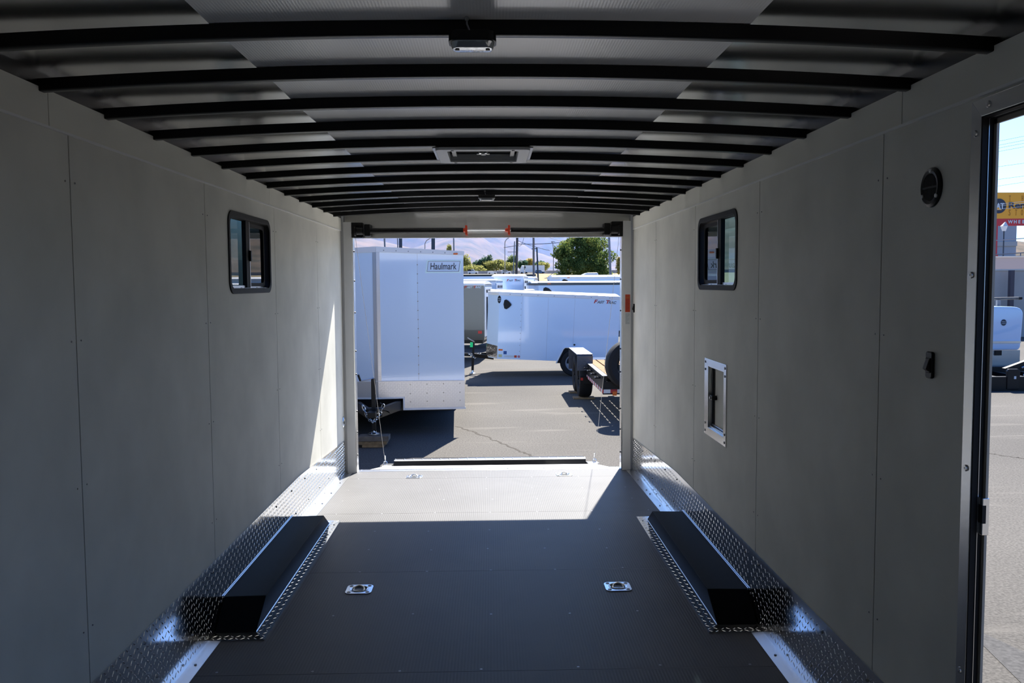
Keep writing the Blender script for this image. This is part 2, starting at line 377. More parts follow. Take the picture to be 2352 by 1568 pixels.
for y in (2.16, 2.77, 3.40, 3.98, 4.60, 4.98, 5.36, 5.83, 6.22, 6.60, 7.05):
    for i in range(7):
        x = -1.08+0.36*i+random.uniform(-.03, .03); yy = y+random.uniform(-.015, .015)
        if abs(x) > 0.97 and 3.6 < yy < 5.7: continue
        sc.lathe((x, yy, zf(yy)), (0, 0, 1), [(0.0062, -0.001), (0.0058, 0.0008), (0.002, 0.0012), (0, 0.0004)], 10)
sc.build('screw', M_SCREW, floor)['kind'] = 'stuff'

# ceiling: bright metal roof, ribbed white liner strip, black top rails
def zm(x): return 2.200-0.030*(x/1.2)**2
def zl(x): return 2.1862-0.0275*(x/1.15)**2
xs = [-XW-.05+(2*XW+.1)*i/30 for i in range(31)]
rf = MB().grid(lambda x, y: (x, y, zm(x)), xs, [Y0+(Y1-Y0)*j/2 for j in range(3)]).grid(lambda x, y: (x, y, zm(x)+.03), xs, [Y0-.06, Y1+.05])
ceiling = st(rf.build('ceiling', M_ROOF, smooth=True))
xl = [-0.628+1.276*i/16 for i in range(17)]
ln = MB().grid(lambda x, y: (x, y, zl(x)+(.002*math.sin(y*7.7))), xl, [Y0+.02+(Y1-Y0-.05)*j/60 for j in range(61)])
ln.build('liner', M_LINER, ceiling, smooth=True)
tr = MB()
for s in (-1, 1):
    x0, x1 = sorted((s*(XW-.004), s*(XW+.05))); tr.box(x0, x1, Y0, Y1-.05, ZT, 2.21)
st(tr.build('trim_1', M_BLACK))
names = ['nearest', 'second', 'third', 'fourth', 'fifth', 'sixth', 'seventh', 'eighth', 'ninth', 'tenth', 'eleventh', 'twelfth', 'thirteenth']
BOW = [2.075+0.4064*i for i in range(13)]
def zb(x): return 2.152-0.037*(x/1.2)**2
def bow_mesh(y):
    m = MB(); pr = [(-.0165, 0.0335), (-.0165, .002), (-.0135, 0), (.0135, 0), (.0165, .002), (.0165, .0335)]
    m.grid(lambda x, k: (x, y+pr[int(k)][0], zb(x)+pr[int(k)][1]), [-XW+.004+(2*XW-.008)*i/28 for i in range(29)], list(range(6)))
    return m
for i, y in enumerate(BOW):
    lab = {0: 'black steel roof bow nearest the camera, carrying the larger dome light', 12: 'last black steel roof bow, just before the rear header', 9: 'black steel roof bow carrying the small far dome light'}.get(i, 'black steel roof bow, %s from the camera' % names[i])
    tag(bow_mesh(y).build('roof_bow', M_BLACK, smooth=True), lab, 'roof bow', 'black bows across the ceiling')
# diamond plate kick panels with a turned-out foot on the floor
def kick(side, ya, yb, label):
    s = -1 if side == 'left' else 1
    r = thing('kick_plate', label, 'kick plate', (s*XW, (ya+yb)/2, 0), group='diamond plate kick panels')
    ys = [ya+.001]+[y for y in [BT-.15+.1*i for i in range(22)] if ya+.05 < y < yb-.05]+[yb-.001]
    m = MB().grid(lambda y, z: (s*(XW-.0065), y, zf(y)+.004+z*(zplate(y)-zf(y)-.004)), ys, [0, 1]).grid(lambda y, z: (s*(XW-.0030), y, zf(y)+.004+z*(zplate(y)-zf(y)-.004)), ys, [0, 1])
    m.grid(lambda y, k: (s*(XW-.0065+.0035*k), y, zplate(y)), ys, [0, 1])
    y_d = ya+.004
    if s < 0: m.dashes((-XW+.0065, y_d, -.07), (0, 1, 0), (0, 0, 1), yb-ya-.01, .40, keep=lambda a, b: zf(y_d+a)+.014 < b-.07 < zplate(y_d+a)-.010)
    else: m.dashes((XW-.0065, y_d, .33), (0, 1, 0), (0, 0, -1), yb-ya-.01, .40, keep=lambda a, b: zf(y_d+a)+.014 < .33-b < zplate(y_d+a)-.010)
    m.build('plate', M_DIA_YZ, r, world=True)
    ff = MB()
    for lo, hi in ((ya+.001, min(yb-.001, 3.71)), (max(ya+.001, 5.626), yb-.001)):
        if hi > lo+.02: ff.grid(lambda y, k: (s*(XW-.0065-.054*k), y, zf(y)+.0045-.003*k), [lo]+[y for y in ys if lo+.01 < y < hi-.01]+[hi], [0, 1])
    ff.build('foot_flange', M_ALU, r, world=True)
    f = MB()
    for i in range(int((yb-ya)/.38)+1):
        y = ya+.06+.38*i
        if y > yb-.03: break
        f.cyl((s*(XW-.0065), y, zplate(y)-.045), (s*(XW-.0105), y, zplate(y)-.045), .006, .005, 8)
        f.cyl((s*(XW-.0065), y+.1, zf(y)+.11), (s*(XW-.0105), y+.1, zf(y)+.11), .006, .005, 8)
        if not 3.6 < y < 5.7: f.cyl((s*(XW-.032), y+.05, zf(y)+.003), (s*(XW-.032), y+.05, zf(y)+.007), .006, .005, 8)
    f.build('rivet', M_SCREW, r, world=True)['kind'] = 'stuff'
kick('left', Y0, 6.37, 'long diamond plate kick panel along the left wall behind the wheel box')
kick('left', 6.37, 7.29, 'short sunlit diamond plate kick panel at the rear of the left wall')
kick('right', Y0, 3.93, 'diamond plate kick panel on the right wall nearest the camera')
kick('right', 3.93, 6.35, 'diamond plate kick panel on the right wall beside the wheel box')
kick('right', 6.35, 7.29, 'short diamond plate kick panel at the rear of the right wall')

# wheel well boxes
def wheelbox(s, label):
    r = thing('wheel_well_box', label, 'wheel box', (s*1.14, 4.67, 0), group='black wheel well boxes')
    xi = 1.048; xo = XW-.0085; h = .122; X = lambda x: s*x
    m = MB(); A = [(X(xi), 3.79, .004), (X(xo), 3.79, .004), (X(xo), 5.56, .004), (X(xi), 5.56, .004)]; B = [(X(xi-.012), 3.935, h), (X(xo), 3.935, h-.004), (X(xo), 5.32, h-.004), (X(xi-.012), 5.32, h)]
    if s < 0: A, B = A[::-1], B[::-1]
    m.hexa(A, B); m.build('box', M_BOX, r, bevel=.004, world=True)
    f = MB()
    for (x0, x1, y0, y1) in ((.988, xi, 3.712, 5.625), (xi, xo, 3.712, 3.79), (xi, xo, 5.56, 5.625)):
        a, b = sorted((X(x0), X(x1))); f.box(a, b, y0, y1, .0006, .0045); f.dashes((a, y0, .0045), (1, 0, 0), (0, 1, 0), b-a, y1-y0, cell=.0285 if x0 == .988 else .026)
    f.build('flange', M_DIA_XY, r, world=True)
    a, b = sorted((X(xo), X(xo-.004)));
    MB().box(a, b, 3.93, 5.33, h-.006, h+.003).build('bead', M_ALU, r, world=True)
    e = MB().tube([(X(xi+.001), 3.80, .006), (X(xi+.001), 5.55, .006)], .003, 6); e.build('edge_bead', M_ALU, r, world=True)
    f = MB()
    for i in range(9): f.cyl((X(1.012), 3.76+.22*i, .004), (X(1.012), 3.76+.22*i, .0075), .0055, .0045, 8)
    f.build('rivet', M_SCREW, r, world=True)['kind'] = 'stuff'
wheelbox(-1, 'black wheel well box with diamond plate flange against the left wall')
wheelbox(1, 'black wheel well box with diamond plate flange against the right wall')

# recessed tie-downs
def tiedown(loc, rx, label):
    r = thing('tie_down', label, 'tie-down', loc, (rx, 0, 0), 'floor tie-downs')
    w, h = .134, .128
    n = 28; out = rrect(w, h, .026, 6); cir = []
    for (x, y) in out: a = math.atan2(y, x); cir.append((.043*math.cos(a), .043*math.sin(a)))
    MB().frame((0, 0, .0005), (1, 0, 0), (0, 1, 0), out, cir, (0, 0, .004)).build('plate', M_ZINC, r, bevel=.001)
    MB().lathe((0, 0, 0), (0, 0, 1), [(.043, .0046), (.047, .0062), (.045, .0052), (.038, -.011), (.0, -.013)], 28).build('cup', M_ZINC, r, smooth=True)
    pts = [(.026*math.cos(a), -.012+.022*math.sin(a), .006+.012*math.sin(a)) for a in [PI*i/10 for i in range(11)]]+[(-.026, -.024, .004), (-.02, -.030, .004), (.02, -.030, .004), (.026, -.024, .004)]
    MB().tube(pts, .0052, 8, closed=True).build('ring', M_ALUB, r, smooth=True)
    for sx, sy in ((1, 1), (-1, 1), (-1, -1), (1, -1)):
        MB().lathe((sx*.047, sy*.045, .0045), (0, 0, 1), [(.0105, 0), (.0095, .002), (.005, .0025), (.004, .0005), (0, .0004)], 14).build('bolt', M_SCREW, r, smooth=True)
tiedown((-.664, 4.328, 0), 0, 'square metal floor tie-down in shade beside the left wheel box')
tiedown((.668, 4.312, 0), 0, 'square metal floor tie-down in shade beside the right wheel box')
sl = math.atan(-.05/(Y1-BT))
tiedown((-.63, 7.10, zf(7.10)), sl, 'sunlit floor tie-down at the rear edge, behind the left shaded one')
tiedown((.63, 7.12, zf(7.12)), sl, 'sunlit floor tie-down at the rear edge, behind the right shaded one')

# dome lights
def dome(loc, label, wide):
    r = thing('dome_light', label, 'ceiling light', loc, group='ceiling dome lights'); k = wide/.112
    o = rrect(.112*k, .078*k, .024*k, 6); o2 = rrect(.104*k, .070*k, .022*k, 6)
    m = MB(); m.hexa([(x, y, -.022) for x, y in o][::-1], [(x*.98, y*.98, 0) for x, y in o][::-1]); m.build('housing', M_BLACKP, r, bevel=.002, smooth=True)
    m = MB(); o3 = rrect(.094*k, .05*k, .02*k, 6); m.hexa([(x, y, -.036) for x, y in o3][::-1], [(x, y, -.0222) for x, y in o2][::-1]); m.build('lens', mat('lens_clear', (0.62, 0.64, 0.66), .16, .75, bump=.25, bscale=90, bdist=.003), r, bevel=.002, smooth=True)
    for x in (-.036, .036):
        MB().cyl((x*k, -.005, -.0355), (x*k, -.005, -.0385), .0055, .005, 12).build('led', M_BLACKP, r)
    MB().tube([(-.012, -.046, .022), (-.012, -.040, .012), (-.006, -.036, -.002)], .0022, 6).build('wire', M_GREYT, r)
    MB().lathe((-.012, -.046, .022), (0, -1, 0), [(.006, 0), (.0055, .002), (.003, .0025), (0, .001)], 12).build('terminal', M_SCREW, r)
dome((-.012, BOW[0]-.012, zb(0)+.001), 'black oval dome light with clear lens under the nearest roof bow', .112)
dome((.002, BOW[9]-.012, zb(0)+.001), 'small far dome light under a bow between roof vent and rear header', .112)

# roof vent
v = thing('roof_vent', 'white plastic roof vent with dark screen between the ceiling bows', 'roof vent', (-.004, 3.885, 2.146))
o = rrect(.405, .415, .03, 5); ii = rrect(.305, .318, .012, 5)
MB().frame((0, 0, -.012), (1, 0, 0), (0, 1, 0), o, ii, (0, 0, .012)).build('flange', M_WHITEP, v, bevel=.003)
MB().frame((0, 0, .0), (1, 0, 0), (0, 1, 0), rrect(.433, .352, .012, 5), rrect(.41, .34, .012, 5), (0, 0, .035)).build('collar', M_WHITET, v)
MB().frame((0, 0, 0), (1, 0, 0), (0, 1, 0), rrect(.312, .325, .012, 5), ii, (0, 0, .045)).build('inner_wall', M_WHITEP, v)
MB().box(-.152, .152, -.158, .158, .024, .027).build('screen', mat('vent_screen', (.012, .013, .0135), .8, spec=.2), v)
for x in (-.132, .132): MB().box(x-.010, x+.010, -.157, .157, .010, .018).build('arm_bar', M_WHITEP, v, bevel=.002)
kn = MB()
for k in range(5): a = 2*PI*k/5+.3; kn.tube([(0, .0, .006), (.030*math.cos(a), .030*math.sin(a), .004)], [.007, .005], 8)
kn.lathe((0, 0, -.004), (0, 0, 1), [(0, 0), (.012, .001), (.012, .026)], 14); kn.build('crank_knob', M_ALUB, v, smooth=True)
for x, y in ((-.13, -.185), (.13, -.185), (-.13, .185), (.13, .185)): MB().lathe((x, y, -.012), (0, 0, -1), [(.007, 0), (.006, .003), (0, .003)], 10).build('screw', M_SCREW, v)

# slider windows in both walls
def window(n, s, W):
    y0, y1, z0, z1 = W; cy, cz = (y0+y1)/2, (z0+z1)/2; w, h = y1-y0, z1-z0
    r = struct('window_%d' % n, (s*XW, cy, cz)); U, V = (0, 1, 0), (0, 0, 1)
    big = rrect(w+.022, h+.022, .062, 7); mid = rrect(w-.028, h-.036, .05, 7); hole = [(math.copysign(w/2, x), math.copysign(h/2, y)) for x, y in big]
    N = Vector((s, 0, 0))
    # trim ring on the wall and the deep channel behind it
    MB().frame((-s*.006, 0, 0), U, V, big, rrect(w-.030, h-.030, .048, 7), N*.007).build('trim_ring', M_SEAL, r, bevel=.0015)
    MB().frame((s*.001, 0, 0), U, V, rrect(w-.0235, h-.0235, .050, 7), rrect(w-.034, h-.034, .046, 7), N*.05).build('channel', M_SEAL, r)
    MB().frame((s*.030, 0, 0), U, V, rrect(w+.03, h+.03, .03, 7), mid, N*.018).build('frame', M_SEAL, r)
    MB().box(*sorted((s*.002, s*.034)), -w/2+.045, w/2-.045, -h/2+.006, -h/2+.018).build('sill', M_ALU, r)
    MB().box(*sorted((s*.022, s*.034)), -w/2+.03, w/2-.03, -h/2+.018, -h/2+.030).build('track', M_ALU, r)
    f = MB()
    for i in range(5):
        y = -w/2+.09+(w-.18)*i/4
        f.cyl((s*.012, y, -h/2+.0185), (s*.012, y, -h/2+.021), .0055, .005, 8); f.cyl((s*.008, y, h/2-.0065), (s*.008, y, h/2-.009), .0055, .005, 8)
    f.build('screw', M_SCREW, r)['kind'] = 'stuff'
    # near half: fixed pane; far half: sliding sash with tinted pane and latch
    MB().box(*sorted((s*.036, s*.040)), -w/2+.012, .02, -h/2+.012, h/2-.012).build('fixed_pane', G_CLEAR, r)
    MB().box(*sorted((s*.014, s*.036)), -.035, .030, -h/2+.018, h/2-.012).build('meeting_rail', M_SEAL, r)
    sash = MB().frame((s*.016, .17, 0), U, V, rrect(w/2-.062, h-.05, .012, 4, .0, 0), rrect(w/2-.095, h-.088, .03, 4, .0, 0), N*.012).build('sash', M_SEAL, r)
    MB().box(*sorted((s*.021, s*.024)), .17-(w/2-.09)/2, .17+(w/2-.09)/2, -h/2+.04, h/2-.04).build('sliding_pane', G_TINT, r)
    MB().box(*sorted((s*.0125, s*.016)), .024, .031, -h/2+.02, h/2-.02).build('edge_strip', M_ALU, r)
    MB().box(*sorted((s*.002, s*.015)), .010, .03, -.035, .022).build('latch', M_BLACKP, r, bevel=.003)
window(1, -1, WIN_L); window(2, 1, WIN_R)

# access hatch in the right wall
h = thing('access_hatch', 'small framed access hatch with black latch in the right wall', 'hatch', (XW, 4.575, .93))
U, V = (0, 1, 0), (0, 0, 1)
oy0, oy1, oz0, oz1 = 4.368-4.575, 4.815-4.575, .712-.93, 1.141-.93; iy0, iy1, iz0, iz1 = HATCH[0]-4.575, HATCH[1]-4.575, HATCH[2]-.93, HATCH[3]-.93
OUT = [(oy0, oz0), (oy1, oz0), (oy1, oz1), (oy0, oz1)]; INN = [(iy0, iz0), (iy1, iz0), (iy1, iz1), (iy0, iz1)]
for a, b, nm in ((0, 1, 'frame_rail'), (2, 3, 'frame_rail'), (1, 2, 'frame_stile'), (3, 0, 'frame_stile')):
    MB().panel((-.0045, 0, 0), U, V, [OUT[a], OUT[b], INN[b], INN[a]], (.0045, 0, 0)).build(nm, M_ALUB, h, bevel=.001)
MB().frame((0, 0, 0), U, V, INN, [(iy0+.003, iz0+.003), (iy1-.003, iz0+.003), (iy1-.003, iz1-.003), (iy0+.003, iz1-.003)], (.030, 0, 0)).build('jamb', M_ALU, h)
q = MB(); q.box(.024, .033, iy1-.042, iy1-.003, iz0, iz1); q.box(.024, .028, iy0+.003, iy1-.04, iz1-.012, iz1-.003); q.build('gasket', M_SEAL, h)
q = MB(); q.box(.006, .012, iy0+.003, iy1-.003, iz0+.003, iz0+.012); q.box(.018, .024, iy0+.003, iy1-.003, iz0+.003, iz0+.022); q.build('bottom_rail', M_ALU, h)
MB().box(.026, .040, iy0, iy1-.042, iz0, iz1).build('door', M_WALL, h)
lt = MB().cyl((.026, .088, 0), (.004, .088, 0), .013, .013, 16); lt.box(-.002, .006, .080, .128, -.012, .012); lt.build('latch', M_BLACKP, h, bevel=.002)
MB().cyl((-.002, .112, 0), (-.008, .112, 0), .008, .007, 14).build('latch_button', M_ZINC, h, smooth=True)
f = MB()
for y in (oy0+.022, oy1-.022):
    for z in (oz0+.02, oz1-.02, oz0+.062, oz1-.062): f.lathe((-.0045, y, z), (-1, 0, 0), [(.0075, 0), (.0065, .003), (.002, .0035), (0, .001)], 10)
f.build('screw', M_SCREW, h, smooth=True)['kind'] = 'stuff'

# flow-through vent, switches, ring fitting
v = thing('wall_vent', 'round black louvred vent on the right wall above the rocker switch', 'vent', (XW, VENTW[0], VENTW[1]))
MB().lathe((0, 0, 0), (-1, 0, 0), [(.0545, 0), (.0535, .006), (.046, .010), (.038, .0085), (.038, .004), (0, .004)], 40).build('rim', M_BLACKP, v, smooth=True)
lv = MB()
for i in range(11):
    y = -.033+.0066*i; hh = math.sqrt(max(.0375**2-y*y, 1e-6)); lv.box(-.008, -.003, y-.0012, y+.0012, -hh, hh)
lv.box(-.0085, -.003, -.037, .037, -.0025, .0025); lv.build('louvre', M_BLACKP, v)
for a in (95, 215, 330): MB().lathe((-.0085, .0445*math.cos(R(a)), .0445*math.sin(R(a))), (-1, 0, 0), [(.0062, 0), (.005, .003), (.0015, .0032), (0, .001)], 12).build('screw', M_ALU, v, smooth=True)
def switch(y, z, label, k=1):
    s_ = thing('light_switch', label, 'switch', (XW, y, z), group='black rocker switches')
    MB().panel((0, 0, 0), U, V, rrect(.036*k, .074, .008, 5), (-.009, 0, 0)).build('plate', M_BLACKP, s_, bevel=.003)
    m = MB(); m.hexa([(-.009, -.011, -.022), (-.009, .011, -.022), (-.009, .011, .020), (-.009, -.011, .020)], [(-.0115, -.011, -.020), (-.0115, .011, -.020), (-.012, .011, .018), (-.012, -.011, .018)]); m.build('bezel', M_BLACKP, s_)
    m = MB(); m.hexa([(-.011, -.009, -.018), (-.011, .009, -.018), (-.011, .009, .018), (-.011, -.009, .018)], [(-.021, -.009, -.011), (-.021, .009, -.011), (-.0125, .009, .016), (-.0125, -.009, .016)]); m.build('rocker', mat('rocker_brown', (.03, .016, .014), .35), s_, bevel=.002)
switch(2.322, 1.335, 'black rocker switch on the right wall beside the side door')
switch(7.235, 1.354, 'tiny black rocker switch at the far end of the right wall', .9)
o = thing('ring_fitting', 'small round chrome ring fitting low at the far end of the left wall', 'fitting', (-XW, 7.235, .404))
MB().lathe((0, 0, 0), (1, 0, 0), [(.051, 0), (.051, .006), (.045, .011), (.039, .008), (.036, .002)], 32).build('rim', M_ZINC, o, smooth=True)
MB().lathe((0, 0, 0), (1, 0, 0), [(.0365, .0025), (0, .0025)], 28).build('cup', M_BLACKP, o)

# side door opening in the right wall
d = struct('door_1', (XW, 1.6, 1.0)); da, db, dz0, dz1 = DOOR[0]-1.6, DOOR[1]-1.6, -1.05, DOOR[3]-1.0
ft = .043
MB().panel((-.006, 0, 0), U, V, [(db+ft, dz0), (db, dz0), (db, dz1), (db+ft, dz1+ft)], (.006, 0, 0)).build('casing', M_ALU, d, bevel=.001)
MB().panel((-.006, 0, 0), U, V, [(db+ft, dz1+ft), (db, dz1), (da, dz1), (da-ft, dz1+ft)], (.006, 0, 0)).build('casing', M_ALU, d, bevel=.001)
MB().panel((-.006, 0, 0), U, V, [(da-ft, dz0), (da, dz0), (da, dz1), (da-ft, dz1+ft)], (.006, 0, 0)).build('casing', M_ALU, d, bevel=.001)
def dring(off0, off1, x0, x1, nm, m):
    q = MB()
    q.box(x0, x1, db-off1, db-off0, dz0, dz1-off0); q.box(x0, x1, da+off0, da+off1, dz0, dz1-off0); q.box(x0, x1, da+off0, db-off0, dz1-off1, dz1-off0); return q.build(nm, m, d)
dring(-.001, .004, -.004, .0105, 'jamb', M_SEAL)
dring(-.001, .0065, .0105, .0128, 'jamb_bead', M_ALU)
dring(-.001, .008, .0128, .022, 'seal', M_SEAL)
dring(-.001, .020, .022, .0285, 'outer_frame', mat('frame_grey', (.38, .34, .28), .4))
MB().box(.013, .0305, db-.024, db-.0, -.072, .022).build('strike_plate', M_ALUB, d, bevel=.0015)
MB().box(.0125, .022, db-.0245, db-.004, -.042, .004).build('strike_slot', M_SEAL, d)
f = MB()
for z in (-.9, -.44, .09, .58, .93): f.lathe((-.006, db+.022, z), (-1, 0, 0), [(.0085, 0), (.0075, .004), (.002, .0045), (0, .0015)], 12)
for y in (db-.03, db-.35, da+.1): f.lathe((-.006, y, dz1+.024), (-1, 0, 0), [(.0085, 0), (.0075, .004), (.002, .0045), (0, .0015)], 12)
f.build('screw', M_ALU, d, smooth=True)['kind'] = 'stuff'

# rear frame: posts and header
fr = MB()
for s in (-1, 1):
    a, b = sorted((s*1.150, s*1.222)); fr.box(a, b, 7.30, 7.40, -.30, 2.095)
    a, b = sorted((s*1.222, s*(XW+.06))); fr.box(a, b, 7.31, 7.42, -.30, 2.20)
fr.box(-1.30, 1.30, 7.425, 7.46, 2.0, 2.25); wb = st(fr.build('wall_rear', M_POST, bevel=.004))
MB().box(-1.22, 1.22, 7.37, 7.425, 1.962, 2.20).build('header', M_HEAD, wb, bevel=.003)
for s in (-1, 1):
    a, b = sorted((s*1.140, s*1.1495)); MB().box(a, b, 7.305, 7.395, -.055, 1.962).build('edge_strip', M_ALUB, wb)
f = MB()
for s in (-1, 1):
    for z in (.1, .3, .48, .8, 1.0, 1.33, 1.6, 1.85): f.cyl((s*1.140, 7.35, z), (s*1.134, 7.35, z), .008, .006, 8)
f.build('bolt', M_BLACK, wb)['kind'] = 'stuff'
MB().box(-1.15, 1.15, 7.352, 7.40, -.09, -.048).build('sill', M_ALU, wb, bevel=.002)

# ramp spring assembly
t = thing('ramp_spring', 'black counterbalance spring with two orange cones under the rear header', 'spring', (0, 7.27, 2.018))
for x0, x1 in ((-1.02, -.205), (.195, 1.02)):
    s = 1 if x1 > 0.9 else -1
    m = MB(); pts = [(x0+(x1-x0)*i/24, 0, -.006*math.sin(PI*i/24)*(1 if s > 0 else -.2)) for i in range(25)]; m.tube(pts, .0225, 14); 
    n = 60
    hel = [(x0+(x1-x0)*i/(n*8), .0212*math.cos(2*PI*i/8), .0212*math.sin(2*PI*i/8)-.006*math.sin(PI*i/(n*8))*(1 if s > 0 else -.2)) for i in range(n*8+1)]
    m.tube(hel, .0035, 5); m.build('coil', M_BLACK, t, smooth=True)
MB().tube([(-1.06, 0, .002), (1.06, 0, .002)], .006, 10).build('rod', M_ZINC, t, smooth=True)
for x, s in ((-.185, -1), (.176, -1)):
    m = MB(); m.cyl((x-.022, 0, .002), (x+.01, 0, .002), .017, .020, 12); m.box(x-.004, x+.014, -.02, .02, -.036, .042); m.box(x+.001, x+.016, -.006, .006, -.042, -.036); m.cyl((x-.03, 0, .002), (x-.022, 0, .002), .010, .014, 10)
    m.build('winding_cone', M_ORANGE, t, bevel=.002)
for s in (-1, 1):
    a, b = sorted((s*1.055, s*1.148)); m = MB().box(a, b, .02, .095, -.055, .072); m.build('bracket', M_BLACK, t, bevel=.004)
    MB().lathe((s*1.03, 0, 0), (s, 0, 0), [(.01, 0), (.045, .002), (.045, .010), (.034, .016), (.034, .07), (.047, .076), (.047, .086), (.01, .088)], 26).build('drum', M_BLACK, t, smooth=True)
    m = MB().box(*sorted((s*.985, s*1.035)), -.028, .10, -.045, .055); m.build('end_plate', M_BLACK, t, bevel=.006)
def cable(s, label):
    c = thing('ramp_cable', label, 'cable', (s*1.12, 7.30, 1.96), group='ramp door cables')
    p1 = Vector((s*1.112, 9.0, -.330)); MB().tube([(s*1.12, 7.30, 1.99), p1], .0016, 6).build('wire', mat('cable_steel', (.30, .30, .30), .5, .6), c, world=True)
    MB().tube([p1+Vector((0, -.005, .09)), p1+Vector((0, 0, .02))], .006, 8).build('ferrule', M_ZINC, c, world=True)
    MB().tube([p1+Vector((.018*math.cos(a), 0, .012+.018*math.sin(a))) for a in [2*PI*i/10 for i in range(10)]], .005, 6, closed=True).build('eye', M_ZINC, c, world=True)
cable(-1, 'thin steel ramp cable hanging at the left, in front of the white trailer nose')
cable(1, 'thin steel ramp cable hanging at the right, in front of the flatbed trailer')

# lowered ramp door
rp = thing('ramp_door', 'lowered ramp door with riveted edge and end flap below the rear sill', 'ramp door', (0, 7.41, -.075))
MB().hexa([(-1.13, 7.41, -.13), (1.13, 7.41, -.13), (1.13, 9.06, -.43), (-1.13, 9.06, -.43)], [(-1.13, 7.41, -.062), (1.13, 7.41, -.062), (1.13, 9.06, -.368), (-1.13, 9.06, -.368)]).build('panel', mat('ramp_surface', (.88, .87, .85), .5), rp, world=True)
MB().hexa([(-1.16, 7.405, -.10), (1.16, 7.405, -.10), (1.16, 7.47, -.11), (-1.16, 7.47, -.11)], [(-1.16, 7.405, -.052), (1.16, 7.405, -.052), (1.16, 7.47, -.056), (-1.16, 7.47, -.056)]).build('hinge', M_ALUB, rp, world=True)
for s in (-1, 1):
    a, b = sorted((s*1.03, s*1.15)); MB().hexa([(a, 8.86, -.40), (b, 8.86, -.40), (b, 9.1, -.43), (a, 9.1, -.43)], [(a, 8.86, -.318), (b, 8.86, -.318), (b, 9.1, -.348), (a, 9.1, -.348)]).build('corner_cap', M_ALUB, rp, world=True)
MB().hexa([(-1.03, 9.06, -.40), (1.03, 9.06, -.40), (1.03, 9.10, -.40), (-1.03, 9.10, -.40)], [(-1.03, 9.10, -.322), (1.03, 9.10, -.322), (1.03, 9.45, -.36), (-1.03, 9.45, -.36)]).build('flap', M_BLACK, rp, world=True)  # black puts the shade on the flap's near face into its colour
MB().box(-1.03, 1.03, 9.10, 9.16, -.3215, -.312).build('flap_edge', M_ALUB, rp, world=True)
f = MB()
for i in range(22): f.lathe((-1.02+2.04*i/21, 9.13, -.312), (0, 0, 1), [(.009, 0), (.007, .005), (0, .007)], 8)
for i in range(15): f.lathe((-1.12+2.24*i/14, 7.44, -.055), (0, 0, 1), [(.007, 0), (.005, .004), (0, .005)], 8)
f.build('rivet', M_ALUB, rp, world=True)['kind'] = 'stuff'

# stickers on the right rear post
s_ = thing('sticker', 'orange warning sticker with yellow heading on the right rear post', 'sticker', (1.192, 7.299, 1.394), group='stickers on the rear post')
MB().box(1.172, 1.213, 7.2985, 7.2998, 1.319, 1.469).build('sheet', M_STKO, s_, world=True)
text('WARNING', .011, mat('sticker_yellow', (.45, .33, .03), .5), s_, (-.018, -.0008, .045), (1, 0, 0), (0, 0, 1), width=.034, ext=.0003)
q = MB()
for i in range(9): q.box(-.017, .015-.004*(i % 3), -.0008, -.0004, .030-.011*i, .033-.011*i)
q.build('print', mat('sticker_print', (.25, .03, .02), .6), s_)
s_ = thing('sticker', 'white data label under the orange sticker on the rear post', 'sticker', (1.192, 7.299, 1.262), group='stickers on the rear post')
MB().box(1.174, 1.210, 7.2985, 7.2998, 1.216, 1.308).build('sheet', M_STKW, s_, world=True)
q = MB().frame((0, -.0008, 0), (1, 0, 0), (0, 0, 1), [(-.017, -.044), (.017, -.044), (.017, .044), (-.017, .044)], [(-.016, -.043), (.016, -.043), (.016, .042), (-.016, .042)], (0, .0004, 0))
for i in range(7): q.box(-.013, .012-.006*(i % 3), -.0008, -.0004, .030-.011*i, .032-.011*i)
q.build('print', M_GREYT, s_)

